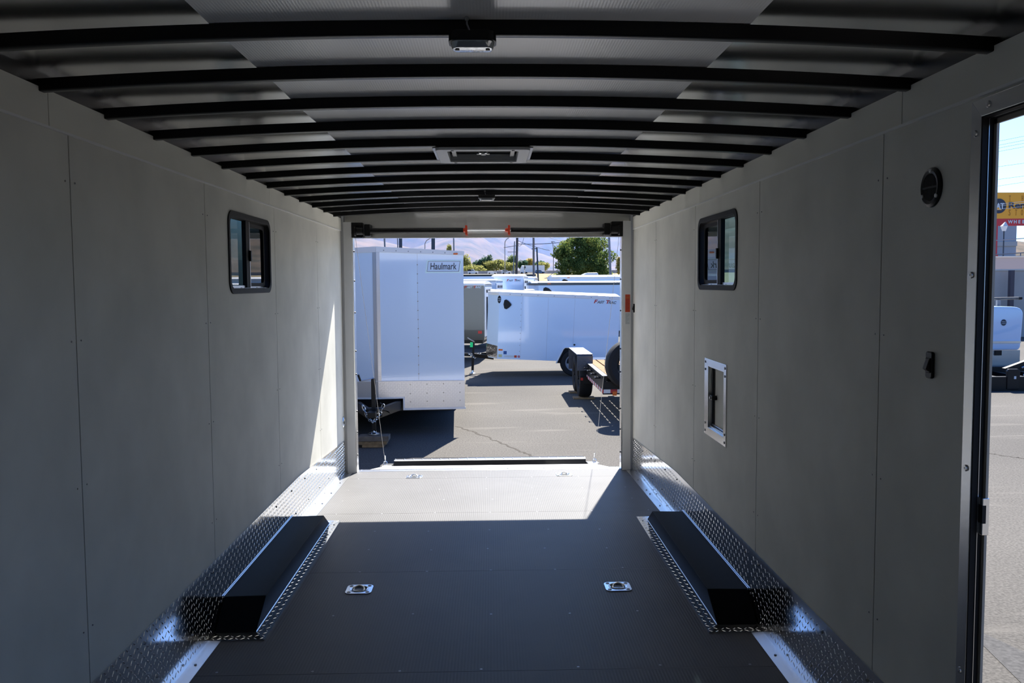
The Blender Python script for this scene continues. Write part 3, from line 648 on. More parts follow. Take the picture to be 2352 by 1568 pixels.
# ================================================================== the yard outside
def ground_mat():
    m = mat('asphalt', (.25, .235, .215), .78, spec=.05); nt = m.node_tree; b = nt.nodes['Principled BSDF']
    tc = nt.nodes.new('ShaderNodeTexCoord')
    def noise(sc, det, vec=None):
        n = nt.nodes.new('ShaderNodeTexNoise'); n.inputs['Scale'].default_value = sc; n.inputs['Detail'].default_value = det
        nt.links.new(vec if vec else tc.outputs['Object'], n.inputs['Vector']); return n.outputs['Fac']
    def ramp(f, p0, p1, c0, c1):
        r = nt.nodes.new('ShaderNodeValToRGB'); r.color_ramp.elements[0].position = p0; r.color_ramp.elements[1].position = p1
        r.color_ramp.elements[0].color = c0; r.color_ramp.elements[1].color = c1; nt.links.new(f, r.inputs[0]); return r.outputs[0]
    def mix(f, a, b_, mode='MIX'):
        x = nt.nodes.new('ShaderNodeMix'); x.data_type = 'RGBA'; x.blend_type = mode
        if isinstance(f, float): x.inputs[0].default_value = f
        else: nt.links.new(f, x.inputs[0])
        nt.links.new(a, x.inputs[6])
        if isinstance(b_, tuple): x.inputs[7].default_value = b_
        else: nt.links.new(b_, x.inputs[7])
        return x.outputs[2]
    base = ramp(noise(.35, 4), .3, .7, (.096, .090, .082, 1), (.128, .120, .109, 1))
    grain = ramp(noise(55, 2), .35, .65, (.72, .72, .72, 1), (1.2, 1.2, 1.2, 1))
    c = mix(1.0, base, grain, 'MULTIPLY')
    mp = nt.nodes.new('ShaderNodeMapping'); mp.inputs['Rotation'].default_value = (0, 0, R(38)); mp.inputs['Scale'].default_value = (.55, 3.2, 1); nt.links.new(tc.outputs['Object'], mp.inputs[0])
    st_ = ramp(noise(1.3, 6, mp.outputs[0]), .60, .72, (0, 0, 0, 1), (.40, .40, .40, 1))
    c = mix(st_, c, (.19, .176, .157, 1))
    nt.links.new(c, b.inputs['Base Color'])
    bu = nt.nodes.new('ShaderNodeBump'); bu.inputs['Strength'].default_value = .35; bu.inputs['Distance'].default_value = .004
    nt.links.new(noise(70, 2), bu.inputs['Height']); nt.links.new(bu.outputs[0], b.inputs['Normal']); return m
M_ASPH = ground_mat()
gm = MB(); gm.box(-140, 190, -60, 330, G-.3, G)
ground = st(gm.build('ground', M_ASPH))
def crack(pts, w):
    m = MB(); out = []
    for a, b in zip(pts, pts[1:]):
        a, b = Vector(a), Vector(b); n = 14
        for i in range(n):
            p = a.lerp(b, i/n); out.append(p+Vector((random.uniform(-.02, .02), random.uniform(-.03, .03), 0)))
    out.append(Vector(pts[-1])); m2 = MB()
    for p, q in zip(out, out[1:]):
        dd = (q-p).normalized(); nn = Vector((-dd.y, dd.x, 0))*w*random.uniform(.5, 1.2)
        m2.hexa([p-nn, q-nn, q+nn, p+nn], [x+Vector((0, 0, .002)) for x in (p-nn, q-nn, q+nn, p+nn)])
    return m2.build('crack', mat('crack_dark', (.035, .028, .02), .95), ground)
def gp(px, py): p = P(px, py, z=G); return (p.x, p.y, G-.0005)
crack([gp(1046, 978), gp(1110, 1000), gp(1180, 1030), gp(1262, 1064)], .017)
crack([gp(2262, 1040), gp(2352, 1053), gp(2480, 1075)], .014)
m = MB(); e = [gp(2200, 1425), gp(2260, 1455), gp(2352, 1497), gp(2480, 1560)]
a0 = [Vector(p) for p in e]; b0_ = [Vector((2.2, 1.0, 0)), Vector((2.4, 1, 0)), Vector((2.9, 1, 0)), Vector((3.6, 1, 0))]
for i in range(3): m.quad([a0[i]+Vector((0, 0, .003)), a0[i+1]+Vector((0, 0, .003)), Vector((b0_[i+1].x, b0_[i+1].y, G+.0025)), Vector((b0_[i].x, b0_[i].y, G+.0025))])
m.build('patch', mat('patch_asphalt', (.045, .043, .042), .9, vary=.5, vscale=45), ground)

def wheel(parent, c, ax, r, w, rim_m, rim=.58, holes=False):
    """tyre with rim child, axis along ax (unit, pointing outwards)"""
    ax = Vector(ax)
    ty = MB().lathe(c, ax, [(r*rim, -w*.42), (r*.84, -w*.5), (r*.95, -w*.44), (r, -w*.3), (r, w*.3), (r*.95, w*.44), (r*.84, w*.5), (r*rim*1.05, w*.42), (r*rim, w*.30), (r*rim, -w*.42)], 36).build('tyre', M_TIRE, parent, smooth=True)
    rm = MB().lathe(c, ax, [(r*rim*1.04, w*.40), (r*rim*.97, w*.40), (r*rim*.90, w*.28), (r*rim*.62, w*.24), (r*rim*.45, w*.33), (r*rim*.20, w*.34), (r*rim*.18, w*.48), (0, w*.48)], 36).build('rim', rim_m, ty, smooth=True)
    a = ax.orthogonal().normalized(); b = ax.cross(a)
    for k in range(8 if holes else 0):
        t_ = 2*PI*k/8; p = Vector(c)+(a*math.cos(t_)+b*math.sin(t_))*r*rim*.75+ax*w*.255; MB().cyl(p, p+ax*.004, r*rim*.085, None, 10).build('hand_hole', M_SEAL, ty)
    return ty

# ---- white trailer with V nose on the left
HX, HY = -1.470, 11.22
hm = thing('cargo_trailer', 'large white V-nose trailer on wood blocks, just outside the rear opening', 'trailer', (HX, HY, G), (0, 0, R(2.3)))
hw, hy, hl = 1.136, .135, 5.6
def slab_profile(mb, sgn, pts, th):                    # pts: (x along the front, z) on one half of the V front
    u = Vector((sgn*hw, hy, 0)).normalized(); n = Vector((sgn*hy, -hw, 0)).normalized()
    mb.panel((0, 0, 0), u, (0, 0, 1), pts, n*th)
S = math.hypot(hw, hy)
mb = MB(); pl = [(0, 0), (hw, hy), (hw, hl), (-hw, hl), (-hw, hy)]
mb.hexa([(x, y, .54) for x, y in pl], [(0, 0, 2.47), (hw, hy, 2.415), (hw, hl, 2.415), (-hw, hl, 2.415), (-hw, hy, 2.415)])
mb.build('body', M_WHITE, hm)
mb = MB()
for s in (-1, 1):
    slab_profile(mb, s, [(0, 2.425), (S+.01, 2.384), (S+.01, 2.437), (0, 2.498)], .012)
    x0, x1 = sorted((s*hw, s*(hw+.012))); mb.box(x0, x1, hy, hl, 2.384, 2.437)
mb.build('roof_trim', M_WHITET, hm)
mb = MB()
for s in (-1, 1): slab_profile(mb, s, [(0, .735), (.045, .735), (.045, 2.424), (0, 2.424)], .006)
mb.build('nose_strip', M_DIA_XZ, hm)
mb = MB()
for s in (-1, 1): slab_profile(mb, s, [(0, .50), (.345, .50), (.345, .365), (S, .355), (S, .72), (0, .74)], .005)
mb.build('stone_guard', M_DIA_XZ, hm)
mb = MB()
for s in (-1, 1):
    slab_profile(mb, s, [(0, .500), (.345, .500), (.345, .523), (0, .523)], .011)
    slab_profile(mb, s, [(.323, .355), (.345, .355), (.345, .50), (.323, .50)], .011)
    slab_profile(mb, s, [(.323, .345), (S+.01, .335), (S+.01, .360), (.323, .370)], .012)
    slab_profile(mb, s, [(0, .733), (S, .713), (S, .723), (0, .743)], .009)
mb.build('guard_trim', M_WHITET, hm)
u = Vector((hw, hy, 0)).normalized(); n = Vector((hy, -hw, 0)).normalized()
mb = MB()
for i in range(13): z = .82+.12*i; mb.cyl(u*.535+n*.0+Vector((0, 0, z)), u*.535+n*.004+Vector((0, 0, z)), .008, .006, 8)
for i in range(7): mb.cyl(u*(.10+.16*i)+n*.012+Vector((0, 0, 2.452-.038*(.10+.16*i)/S*1.2)), u*(.10+.16*i)+n*.016+Vector((0, 0, 2.452-.038*(.10+.16*i)/S*1.2)), .008, .006, 8)
for i in range(4):
    for z in (.45, .56, .68):
        p = u*(.42+.22*i)
        mb.cyl(p+n*.004+Vector((0, 0, z)), p+n*.009+Vector((0, 0, z)), .009, .007, 8)
mb.build('rivet', M_SCREW, hm)['kind'] = 'stuff'
mb = MB(); mb.panel(u*.5335, u, (0, 0, 1), [(0, .74), (.003, .74), (.003, 2.41), (0, 2.41)], n*.002); mb.build('seam', mat('seam_grey', (.45, .46, .48), .4), hm)
mk = MB().panel(u*(S-.105)+n*.012+Vector((0, 0, 2.402)), u, (0, 0, 1), rrect(.06, .022, .01, 4), n*.012); mk.build('marker_light', M_AMBER, hm, bevel=.002)
# decal
def par(x0, x1, z0, z1, sh): return [(x0, z0), (x1, z0), (x1+sh, z1), (x0+sh, z1)]
zz = 2.25; x0, x1 = .635, 1.105
mb = MB().frame(n*.0005, u, (0, 0, 1), par(x0, x1, zz-.10, zz+.075, .025), par(x0+.022, x1-.022, zz-.082, zz+.057, .021), n*.002); dc = mb.build('decal_border', mat('decal_pale', (.70, .88, .90), .4), hm)
MB().frame(n*.0005, u, (0, 0, 1), par(x0+.022, x1-.022, zz-.082, zz+.057, .021), par(x0+.028, x1-.028, zz-.077, zz+.052, .020), n*.003).build('decal_line', M_GREYT, hm)
text('Haulmark', .125, M_NAVY, hm, u*(x0+.065)+n*.002+Vector((0, 0, zz-.052)), u, (0, 0, 1), width=.345, shear=.08, bold=.0012, ext=.001)
# tongue, jack, chain
tg = MB()
for s in (-1, 1): tg.hexa([(s*.30-.03, .12, .345), (s*.30+.03, .12, .345), (s*.05+.03, -.72, .355), (s*.05-.03, -.72, .355)], [(s*.30-.03, .12, .475), (s*.30+.03, .12, .475), (s*.05+.03, -.72, .475), (s*.05-.03, -.72, .475)])
tg.box(-.05, .05, -.93, -.60, .39, .46); tg.box(-.11, .11, -.68, -.60, .37, .48); tg.build('tongue', M_BLACK, hm, bevel=.006)
jb = MB().box(-.026, .026, -.66, -.608, .18, .84); jb.build('jack', M_BLACK, hm, bevel=.004)
MB().cyl((0, -.634, .18), (0, -.634, .15), .022, .022, 14).build('jack_leg', M_BLACK, hm)
MB().lathe((0, -.634, .148), (0, 0, 1), [(.075, 0), (.075, .012), (.03, .028), (.024, .06)], 20).build('jack_foot', M_ZINC, hm, smooth=True)
ck = MB().tube([(.01, -.63, .848), (-.04, -.66, .838), (-.125, -.70, .826), (-.155, -.71, .826)], .010, 8); jc = ck.build('crank', M_ALU, hm, smooth=True)
MB().tube([(-.150, -.71, .825), (-.172, -.735, .90)], .013, 10).build('grip', M_BLACKP, jc, smooth=True)
mb = MB()
def chain(p0, p1, sag, n_):
    pts = []
    for i in range(n_+1):
        t_ = i/n_; pts.append(Vector(p0).lerp(Vector(p1), t_)+Vector((0, 0, -sag*4*t_*(1-t_))))
    for i in range(n_):
        a, b = pts[i], pts[i+1]; c = (a+b)/2; dd = (b-a); L = dd.length*.66; dd.normalize(); sd = Vector((0, 1, 0)) if i % 2 else dd.cross(Vector((0, 1, 0))).normalized()
        mb.tube([c+dd*L*math.cos(k*PI/5)+sd*.016*math.sin(k*PI/5) for k in range(10)], .0048, 5, closed=True)
chain((-.125, -.72, .52), (.13, -.72, .53), .20, 15); chain((-.115, -.74, .51), (.085, -.73, .47), .17, 12)
mb.build('safety_chain', M_ZINC, hm, smooth=True)
mb = MB().tube([(.05, -.70, .52), (.09, -.73, .55), (.13, -.72, .52), (.11, -.70, .46), (.16, -.5, .42), (.18, -.35, .36)], .008, 7); mb.build('light_cord', M_BLACKP, hm, smooth=True)
for yy in (2.6, 3.45):
    for s in (-1, 1): wheel(hm, (s*.94, yy, .33), (s, 0, 0), .33, .2, M_RIM)
mb = MB().box(-1.10, 1.10, .16, hl, .40, .54); mb.box(-.95, .95, .4, hl, .28, .40); mb.build('chassis', M_BLACK, hm)
b = P(858, 1010, y=10.52)
for i, (x, z, w, dz, lab, mm) in enumerate(((b.x, G+.002, .27, .032, 'lowest short wood plank of the stack under the jack foot', M_OLDWOOD), (b.x-.015, G+.036, .365, .04, 'brown wood plank in the middle of the stack under the jack foot', M_OLDWOOD), (b.x+.005, G+.078, .375, .062, 'grey wood block on top of the stack under the jack foot', mat('grey_wood', (.17, .14, .11), .9, vary=.3, vscale=10)))):
    w_ = MB().box(x-w/2, x+w/2, 10.46, 10.66, z, z+dz).build('wood_block', mm, bevel=.004); tag(w_, lab, 'wood block', 'wood blocks under the jack')

# ---- generic enclosed trailer, side on: near side in the plane y=0, x from 0 to L, nose at x=0
def fast(parent, o, u, v, size, grey=M_GREYT, red=M_RED):
    """two red capitals with smaller grey letters"""
    o = Vector(o); u_ = Vector(u); k = size/.1
    for s_, x, sz, m_, w_ in (('F', 0, 1.22, red, .098), ('AST', .092, .90, grey, .19), ('T', .292, 1.22, red, .105), ('RAC', .372, .90, grey, .20)):
        text(s_, .1*k*sz, m_, parent, o+u_*x*k, u, v, shear=.25, ext=.0015, bold=.0035*k, width=w_*k)
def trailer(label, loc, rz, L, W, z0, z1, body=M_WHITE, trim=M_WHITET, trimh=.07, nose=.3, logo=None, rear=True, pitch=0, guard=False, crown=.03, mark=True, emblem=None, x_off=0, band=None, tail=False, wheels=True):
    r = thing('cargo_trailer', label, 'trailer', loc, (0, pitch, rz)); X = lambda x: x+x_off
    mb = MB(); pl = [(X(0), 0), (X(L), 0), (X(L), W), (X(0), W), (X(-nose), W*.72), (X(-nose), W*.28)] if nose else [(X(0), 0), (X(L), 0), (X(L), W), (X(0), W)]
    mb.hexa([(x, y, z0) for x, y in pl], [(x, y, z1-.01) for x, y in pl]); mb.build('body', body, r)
    mb = MB(); pc = [(x+(.012 if x > X(L)-.01 else (-.012 if x < X(.01) else 0)), y+(-.012 if y < W/2 else .012)) for x, y in pl]
    mb.hexa([(x, y, z1-trimh) for x, y in pc], [(x, y, z1) for x, y in pc]); mb.build('roof_trim', trim, r, bevel=.004)
    mb = MB(); n_ = 8; pf_ = [(.02+(W-.04)*i/n_, z1-.004+crown*(1-(2*i/n_-1)**2)) for i in range(n_+1)]
    mb.panel((X(-nose*.8), 0, 0), (0, 1, 0), (0, 0, 1), pf_+[(W-.02, z1-.02), (.02, z1-.02)], (X(L-.01)-X(-nose*.8), 0, 0)); mb.build('roof', M_WHITET, r)
    if logo: fast(r, (X(logo[0]), -.003, logo[1]), (1, 0, 0), (0, 0, 1), logo[2], grey=(M_STKW if body is M_CHAR else M_GREYT))
    if rear:
        MB().box(X(L), X(L)+.02, .10, W-.10, z0+.08, z1-.10).build('rear_door', M_WHITET, r, bevel=.004)
        q = MB()
        for i in range(3): q.cyl((X(L)+.02, .25*W+.25*W*i, z1-.2), (X(L)+.045, .25*W+.25*W*i, z1-.2), .045, None, 10)
        q.box(X(L)+.02, X(L)+.05, .22*W, .26*W, z0+.25, z1-.35); q.build('door_hardware', M_BLACK, r)['kind'] = 'stuff'
        q = MB().box(X(L), X(L)+.012, .08, W-.08, z1-.085, z1-.02); q.build('rear_header', M_ALU, r)
    if mark: MB().box(X(.28), X(.38), -.022, -.012, z1-.048, z1-.020).build('marker_light', M_AMBER, r)
    if tail: MB().box(X(L-.16), X(L-.06), -.012, 0, z0+.17, z0+.24).build('tail_light', M_RED, r)
    if band: MB().box(X(0), X(L), -.013, 0, z1-trimh-band, z1-trimh+.002).build('shadow_band', M_BLACK, r)
    if wheels: MB().box(X(.05), X(L-.05), .1, W-.1, z0-.09, z0).build('chassis', M_BLACK, r)
    if wheels: wheel(r, (X(L*.60), .12, .31), (0, -1, 0), .31, .19, M_RIM)
    if emblem:
        q = MB().panel((X(emblem[0]), 0, emblem[1]), (1, 0, 0), (0, 0, 1), [(emblem[2]*a, emblem[2]*c) for a, c in ((-.45, .42), (-.2, .55), (.2, .40), (.52, .10), (.55, -.06), (.3, -.30), (-.1, -.52), (-.38, -.45), (-.52, 0))], (0, -.02, 0)); q.build('vent', M_BLACKP, r, bevel=.004)
    return r

# ---- white trailer side on, in the middle of the opening
WX = 1.704
ft_ = trailer('low white trailer seen side on with one wheel, orange stickers and a green tag', (WX, 18.4, G), 0, 2.60, 1.5, .32, 1.765, nose=.24, logo=None, pitch=R(2.6), x_off=-1.58, mark=False, rear=True, wheels=False, crown=.05, trimh=.075)
LX = lambda wx: wx-WX
fast(ft_, (LX(2.155), -.003, 1.60), (1, 0, 0), (0, 0, 1), .086)
wheel(ft_, (.075, .045, .295), (0, -1, 0), .288, .17, M_RIM, .60, True)
arch = [(-.305, .275), (-.165, .585), (-.125, .622), (.275, .622), (.315, .585), (.455, .275)]
MB().panel((0, -.002, 0), (1, 0, 0), (0, 0, 1), arch, (0, .001, 0)).build('wheel_arch', M_SEAL, ft_)
MB().tube([(x, -.055, z) for x, z in arch], .013, 8).build('fender_lip', M_WHITET, ft_, smooth=True)
q = MB()
for (x, z), (x2, z2) in zip(arch, arch[1:]): q.quad([(x, 0, z), (x2, 0, z2), (x2, -.058, z2), (x, -.058, z)])
q.build('fender', M_WHITET, ft_)
MB().cyl((.075, 0, .685), (.075, -.02, .685), .02, None, 12).build('clearance_light', M_BLACKP, ft_)
# nose and side emblem
MB().panel((LX(.30), 0, 1.50), (1, 0, 0), (0, 0, 1), [(.085*a, .105*c) for a, c in ((-.80, .85), (-.35, 1.0), (.25, .75), (.95, .15), (1.0, -.12), (.5, -.6), (-.2, -1.0), (-.75, -.85), (-1.0, 0))], (0, -.022, 0)).build('vent', M_BLACKP, ft_, bevel=.005)
MB().panel((LX(.123), 0, 1.60), (1, 0, 0), (0, 0, 1), [(.038*math.cos(2*PI*i/20), .082*math.sin(2*PI*i/20)) for i in range(20)], (0, -.004, 0)).build('badge', M_BLACKP, ft_)
text('WELLS', .035, M_STKW, ft_, (LX(.123)-.03, -.0045, 1.605), (1, 0, 0), (0, 0, 1), width=.06, ext=.0005)
text('CARGO', .035, M_STKW, ft_, (LX(.123)-.03, -.0045, 1.565), (1, 0, 0), (0, 0, 1), width=.06, ext=.0005)
q = MB(); u1 = Vector((-.24, .42, 0)).normalized()
q.panel((LX(.123), 0, 0), u1, (0, 0, 1), [(0, .34), (.48, .34), (.48, .62), (0, .60)], Vector((-.42, -.24, 0)).normalized()*.006); q.build('stone_guard', mat('mirror_plate', (.88, .88, .88), .12, 1.0, bump=.5, bscale=14, bdist=.01), ft_)
MB().box(LX(.145), LX(.235), -.003, 0, .50, .535).build('sticker', M_AMBER, ft_)
MB().box(LX(.255), LX(.325), -.003, 0, .425, .495).build('sticker', M_BLUE, ft_)
MB().box(LX(.15), LX(.225), -.003, 0, .36, .42).build('sticker', mat('pale_yellow', (.62, .58, .30), .5), ft_)
MB().box(LX(.275), LX(.49), -.003, 0, .365, .405).build('sticker', M_STKW, ft_)
MB().box(LX(.49), LX(.545), -.003, 0, .360, .41).build('sticker', M_STKO, ft_)
MB().panel((LX(.59), 0, .385), (1, 0, 0), (0, 0, 1), [(.028*math.cos(2*PI*i/16), .028*math.sin(2*PI*i/16)) for i in range(16)], (0, -.003, 0)).build('sticker', mat('pinkish', (.5, .2, .25), .5), ft_)
q = MB()
for x in (.62, 1.18, 1.75): q.box(LX(x)-.0015, LX(x)+.0015, -.0015, 0, .34, 1.68)
q.build('seam', mat('seam_grey', (.45, .46, .48), .4), ft_)
q = MB()
for x in (.35, .60, .95, 1.3, 1.75, 2.1, 2.5): q.cyl((LX(x), -.012, 1.72), (LX(x), -.016, 1.72), .01, .008, 8)
for i in range(9): q.cyl((LX(.60), 0, .5+.13*i), (LX(.60), -.004, .5+.13*i), .008, .006, 8)
q.build('rivet', M_SCREW, ft_)['kind'] = 'stuff'
tx = LX(-.41)
q = MB()
for s in (-1, 1): q.hexa([(LX(.05), .75+s*.5-.03, .28), (LX(.05), .75+s*.5+.03, .28), (tx, .75+s*.03+.03, .28), (tx, .75+s*.03-.03, .28)], [(LX(.05), .75+s*.5-.03, .36), (LX(.05), .75+s*.5+.03, .36), (tx, .75+s*.03+.03, .36), (tx, .75+s*.03-.03, .36)])
q.box(tx-.75, tx+.02, .72, .78, .29, .36); q.build('tongue', M_BLACK, ft_)
MB().box(tx-.028, tx+.028, .68, .735, -.02, .62).build('jack', M_BLACK, ft_, bevel=.004)
MB().lathe((tx, .708, -.093), (0, 0, 1), [(.07, 0), (.07, .012), (.03, .025), (.022, .08)], 16).build('jack_foot', M_ZINC, ft_, smooth=True)
MB().tube([(tx+.01, .70, .63), (tx-.06, .69, .66), (tx-.14, .68, .71)], .012, 6).build('crank', M_ALU, ft_)
MB().box(tx-.075, tx-.012, .665, .678, .50, .61).build('tag', M_GREEN, ft_)
mb = MB(); chain((tx-.10, .70, .36), (tx+.17, .66, .37), .06, 12); chain((tx-.03, .66, .35), (tx+.12, .64, .37), .09, 9); mb.build('safety_chain', M_ZINC, ft_)

# ---- trailers parked behind
trailer('charcoal trailer with white and red lettering, partly hidden behind the large white trailer', (-.165-2.6*math.cos(R(6)), 22.0+2.6*math.sin(R(6)), G), R(-6), 2.6, 1.9, .56, 2.02, body=M_CHAR, trimh=.055, nose=0, logo=(2.09, 1.90, .078), tail=True, mark=False, crown=.07)
trailer('white trailer with stepped pale roof behind the charcoal trailer', (.155-4.2*math.cos(R(7)), 26.5+4.2*math.sin(R(7)), G), R(-7), 4.2, 2.0, .5, 2.12, nose=0, logo=(3.62, 2.01, .075), mark=False, crown=.045, trimh=.05)
trailer('white trailer behind the middle one, red lettering above the low trailer roof', (.925-.80, 29.0, G), R(-7), .98, 2.0, .5, 2.27, nose=.12, logo=(.42, 2.09, .085), mark=False, crown=.06, trimh=.06)
trailer('grey metal trailer just left of the pole, behind the white trailers', (1.75-1.5, 33.5, G), R(-7), 1.45, 2.0, .5, 2.24, body=M_ALU, nose=0, mark=False, crown=.05)
trailer('long white trailer with dark roof edge on the right, behind the low trailer', (1.52, 27.0, G), R(1.0), 5.2, 2.2, .5, 2.035, nose=.28, trim=mat('dark_trim', (.07, .08, .085), .3), trimh=.085, crown=.05, emblem=(.27, 1.75, .26), mark=True, rear=False)
trailer('long white trailer at the right, behind the dark-edged one', (2.76, 34.0, G), R(0), 6.5, 2.2, .5, 2.27, nose=.4, trimh=.10, emblem=(.22, 2.02, .3), mark=True, rear=False, crown=.08)
trailer('small white trailer between the two rows, left of the long right-hand ones', (1.05, 24.6, G), R(0), .22, 1.6, .5, 1.83, nose=.05, mark=False, rear=True, crown=.02)
trailer('farthest long white trailer with black roof edge below the highway', (-4.5, 40, G), 0, 6.6, 2.3, .5, 2.45, trim=M_BLACK, trimh=.085, nose=0, mark=False, rear=True, crown=.02)
vn = thing('van', 'white van roof showing above the right-hand trailers, below the large tree', 'van', (7.1, 60, G))
MB().panel((-.42, 0, 0), (1, 0, 0), (0, 0, 1), [(-.7, .3), (1.0, .3), (1.0, 1.2), (.86, 2.62), (.80, 2.75), (.10, 2.75), (-.18, 2.62), (-.40, 2.2), (-.62, 1.3)], (0, 2.0, 0)).build('body', M_CARW, vn, bevel=.05)
MB().box(-.16, .28, -.01, 0, 2.15, 2.5).build('window', M_DGLASS, vn)
wheel(vn, (.2, .1, .33), (0, -1, 0), .33, .2, M_RIM)

# ---- black flatbed trailer on the right
fb = thing('flatbed_trailer', 'black flatbed trailer with timber deck and red and white tape at the right', 'flatbed', (1.69, 12.45, G), (0, 0, 0))
DZ = .645; DL = 3.0; DW = 2.2
q = MB(); nb = 14; bw = DW/nb
for i in range(nb): q.box(.03+bw*i+.0125, .03+bw*(i+1)-.0125, .02, DL-.35, DZ-.035, DZ)
q.build('deck_board', M_WOOD, fb)['kind'] = 'stuff'
MB().box(.0, DW, DL-.35, DL+.1, DZ-.03, DZ+.006).build('deck_plate', M_DIA_XY, fb)
q = MB()
for x0, x1 in ((-.04, .02), (DW+.04, DW+.10)): q.box(x0, x1, 0, DL, DZ-.26, DZ-.002)
for i in range(10): q.box(0, DW, .08+.29*i, .11+.29*i, DZ-.10, DZ-.036)
q.box(-.04, DW+.1, -.03, .03, DZ-.27, DZ-.17); q.box(-.04, DW+.1, -.02, .02, DZ-.17, DZ-.08)
q.box(.5, .6, 0, DL, DZ-.26, DZ-.2); q.box(1.6, 1.7, 0, DL, DZ-.26, DZ-.2); q.build('chassis', M_BLACK, fb)
MB().box(-.045, .03, 0.02, DL, DZ-.004, DZ+.003).build('edge_rail', M_ALUB, fb)
for i in range(5):
    q = MB().tube([(-.04, .35+.5*i-.05, DZ-.06), (-.11, .35+.5*i-.05, DZ-.06), (-.11, .35+.5*i+.05, DZ-.06), (-.04, .35+.5*i+.05, DZ-.06)], .012, 6); q.build('stake_pocket', M_BLACK, fb)
tp = mat('reflective_tape', (.7, .7, .7), .4); nt = tp.node_tree; tc = nt.nodes.new('ShaderNodeTexCoord'); sx_ = nt.nodes.new('ShaderNodeSeparateXYZ'); nt.links.new(tc.outputs['Object'], sx_.inputs[0])
tf = nmath(nt, 'GREATER_THAN', nmath(nt, 'FLOORED_MODULO', nmath(nt, 'ADD', sx_.outputs[0], nmath(nt, 'MULTIPLY', sx_.outputs[1], -.85)), .2), .1)
mx_ = nt.nodes.new('ShaderNodeMix'); mx_.data_type = 'RGBA'; nt.links.new(tf, mx_.inputs[0]); mx_.inputs[6].default_value = (.72, .72, .72, 1); mx_.inputs[7].default_value = (.45, .015, .02, 1); nt.links.new(mx_.outputs[2], nt.nodes['Principled BSDF'].inputs['Base Color'])
q = MB(); q.box(-.046, DW+.1, -.036, -.0305, DZ-.25, DZ-.195); q.box(-.046, -.0405, -.0305, DL-.7, DZ-.25, DZ-.20); q.build('reflective_tape', tp, fb)
# wheels in tandem outside the deck, with a diamond plate fender
wheel(fb, (-.05, 2.42, .36), (-1, 0, 0), .335, .235, M_BLACK); wheel(fb, (-.05, 3.14, .36), (-1, 0, 0), .335, .235, M_BLACK)
pf = [(2.02, .52), (2.02, .77), (2.06, .795), (3.55, .795), (3.6, .76), (3.6, .4)]
q = MB()
for (y, z), (y2, z2) in zip(pf, pf[1:]): q.hexa([(-.215, y, z), (.055, y, z), (.055, y2, z2), (-.215, y2, z2)], [(-.215, y+.006, z+.0), (.055, y+.006, z), (.055, y2+.006, z2-.006), (-.215, y2+.006, z2-.006)])
q.dashes((-.215, 2.02, .525), (1, 0, 0), (0, 0, 1), .27, .25, cell=.042, L=.019, W=.006, hh=.003); q.build('fender', diamond('diamond_dark', 'XZ', cell=.05, col=(.10, .11, .13), rough=.3, strength=.9, metal=.6), fb)
q = MB().box(-.215, .055, 2.04, 3.57, .790, .800); q.dashes((-.215, 2.04, .800), (1, 0, 0), (0, 1, 0), .27, 1.5, cell=.042, L=.019, W=.006, hh=.003); q.build('fender_top', mat('fender_plate', (.32, .33, .36), .32, .8), fb)
MB().box(-.17, .06, 1.96, 2.03, .30, .42).build('light_box', M_BLACK, fb)
MB().box(-.16, -.12, 1.955, 1.961, .36, .405).build('side_light', M_RED, fb)
for yy, lab in ((2.35, 'wood plank under the near flatbed wheel'), (3.15, 'wood plank under the far flatbed wheel, end in sunlight')):
    tag(MB().box(1.69-.25, 1.69+.12, 12.45+yy-.12, 12.45+yy+.12, G+.001, G+.026).build('wood_block', M_OLDWOOD, bevel=.003), lab, 'wood block', 'planks under the flatbed wheels')
sw = thing('spare_wheel', 'black spare wheel standing against the near end of the flatbed', 'wheel', (2.02, 12.30, .392))
ty = MB().lathe((0, 0, 0), (.12, -1, 0), [(.20, -.10), (.30, -.12), (.345, -.10), (.357, -.05), (.357, .05), (.345, .10), (.30, .12), (.215, .10), (.20, .06)], 44).build('tyre', M_TIRE, sw, smooth=True)
ring = MB(); ax = Vector((.12, -1, 0)).normalized(); a = ax.orthogonal().normalized(); b = ax.cross(a); n_ = 48
# rim disc with round hand holes
prof = [(.205, .05), (.19, .02), (.175, .0)]
ring.lathe((0, 0, 0), ax, prof, 40)
cs = []
for k in range(8):
    t0 = 2*PI*k/8; t1 = 2*PI*(k+.52)/8; rr0, rr1 = .105, .178
    pts = [(a*math.cos(t0+(t1-t0)*i/4)+b*math.sin(t0+(t1-t0)*i/4)) for i in range(5)]
    for p, p2 in zip(pts, pts[1:]): ring.quad([p*rr0, p2*rr0, p2*rr1, p*rr1])
    t2 = 2*PI*(k+1)/8; pts = [(a*math.cos(t1+(t2-t1)*i/4)+b*math.sin(t1+(t2-t1)*i/4)) for i in range(5)]
    for p, p2 in zip(pts, pts[1:]): ring.quad([p*.158, p2*.158, p2*.178, p*.178]); ring.quad([p*.105, p2*.105, p2*.125, p*.125])
ring.lathe((0, 0, 0), ax, [(.106, 0), (.09, .02), (.05, .02), (.05, .0)], 32); ring.build('rim', M_BLACK, sw)
q = MB().box(.10, .16, -.05, -.02, .36, .42); q.build('marker_light', M_AMBER, fb)
MB().tube([(.33, -.02, DZ-.05), (.33, -.02, DZ+.25)], .03, 8).build('spare_bracket', M_BLACK, fb)

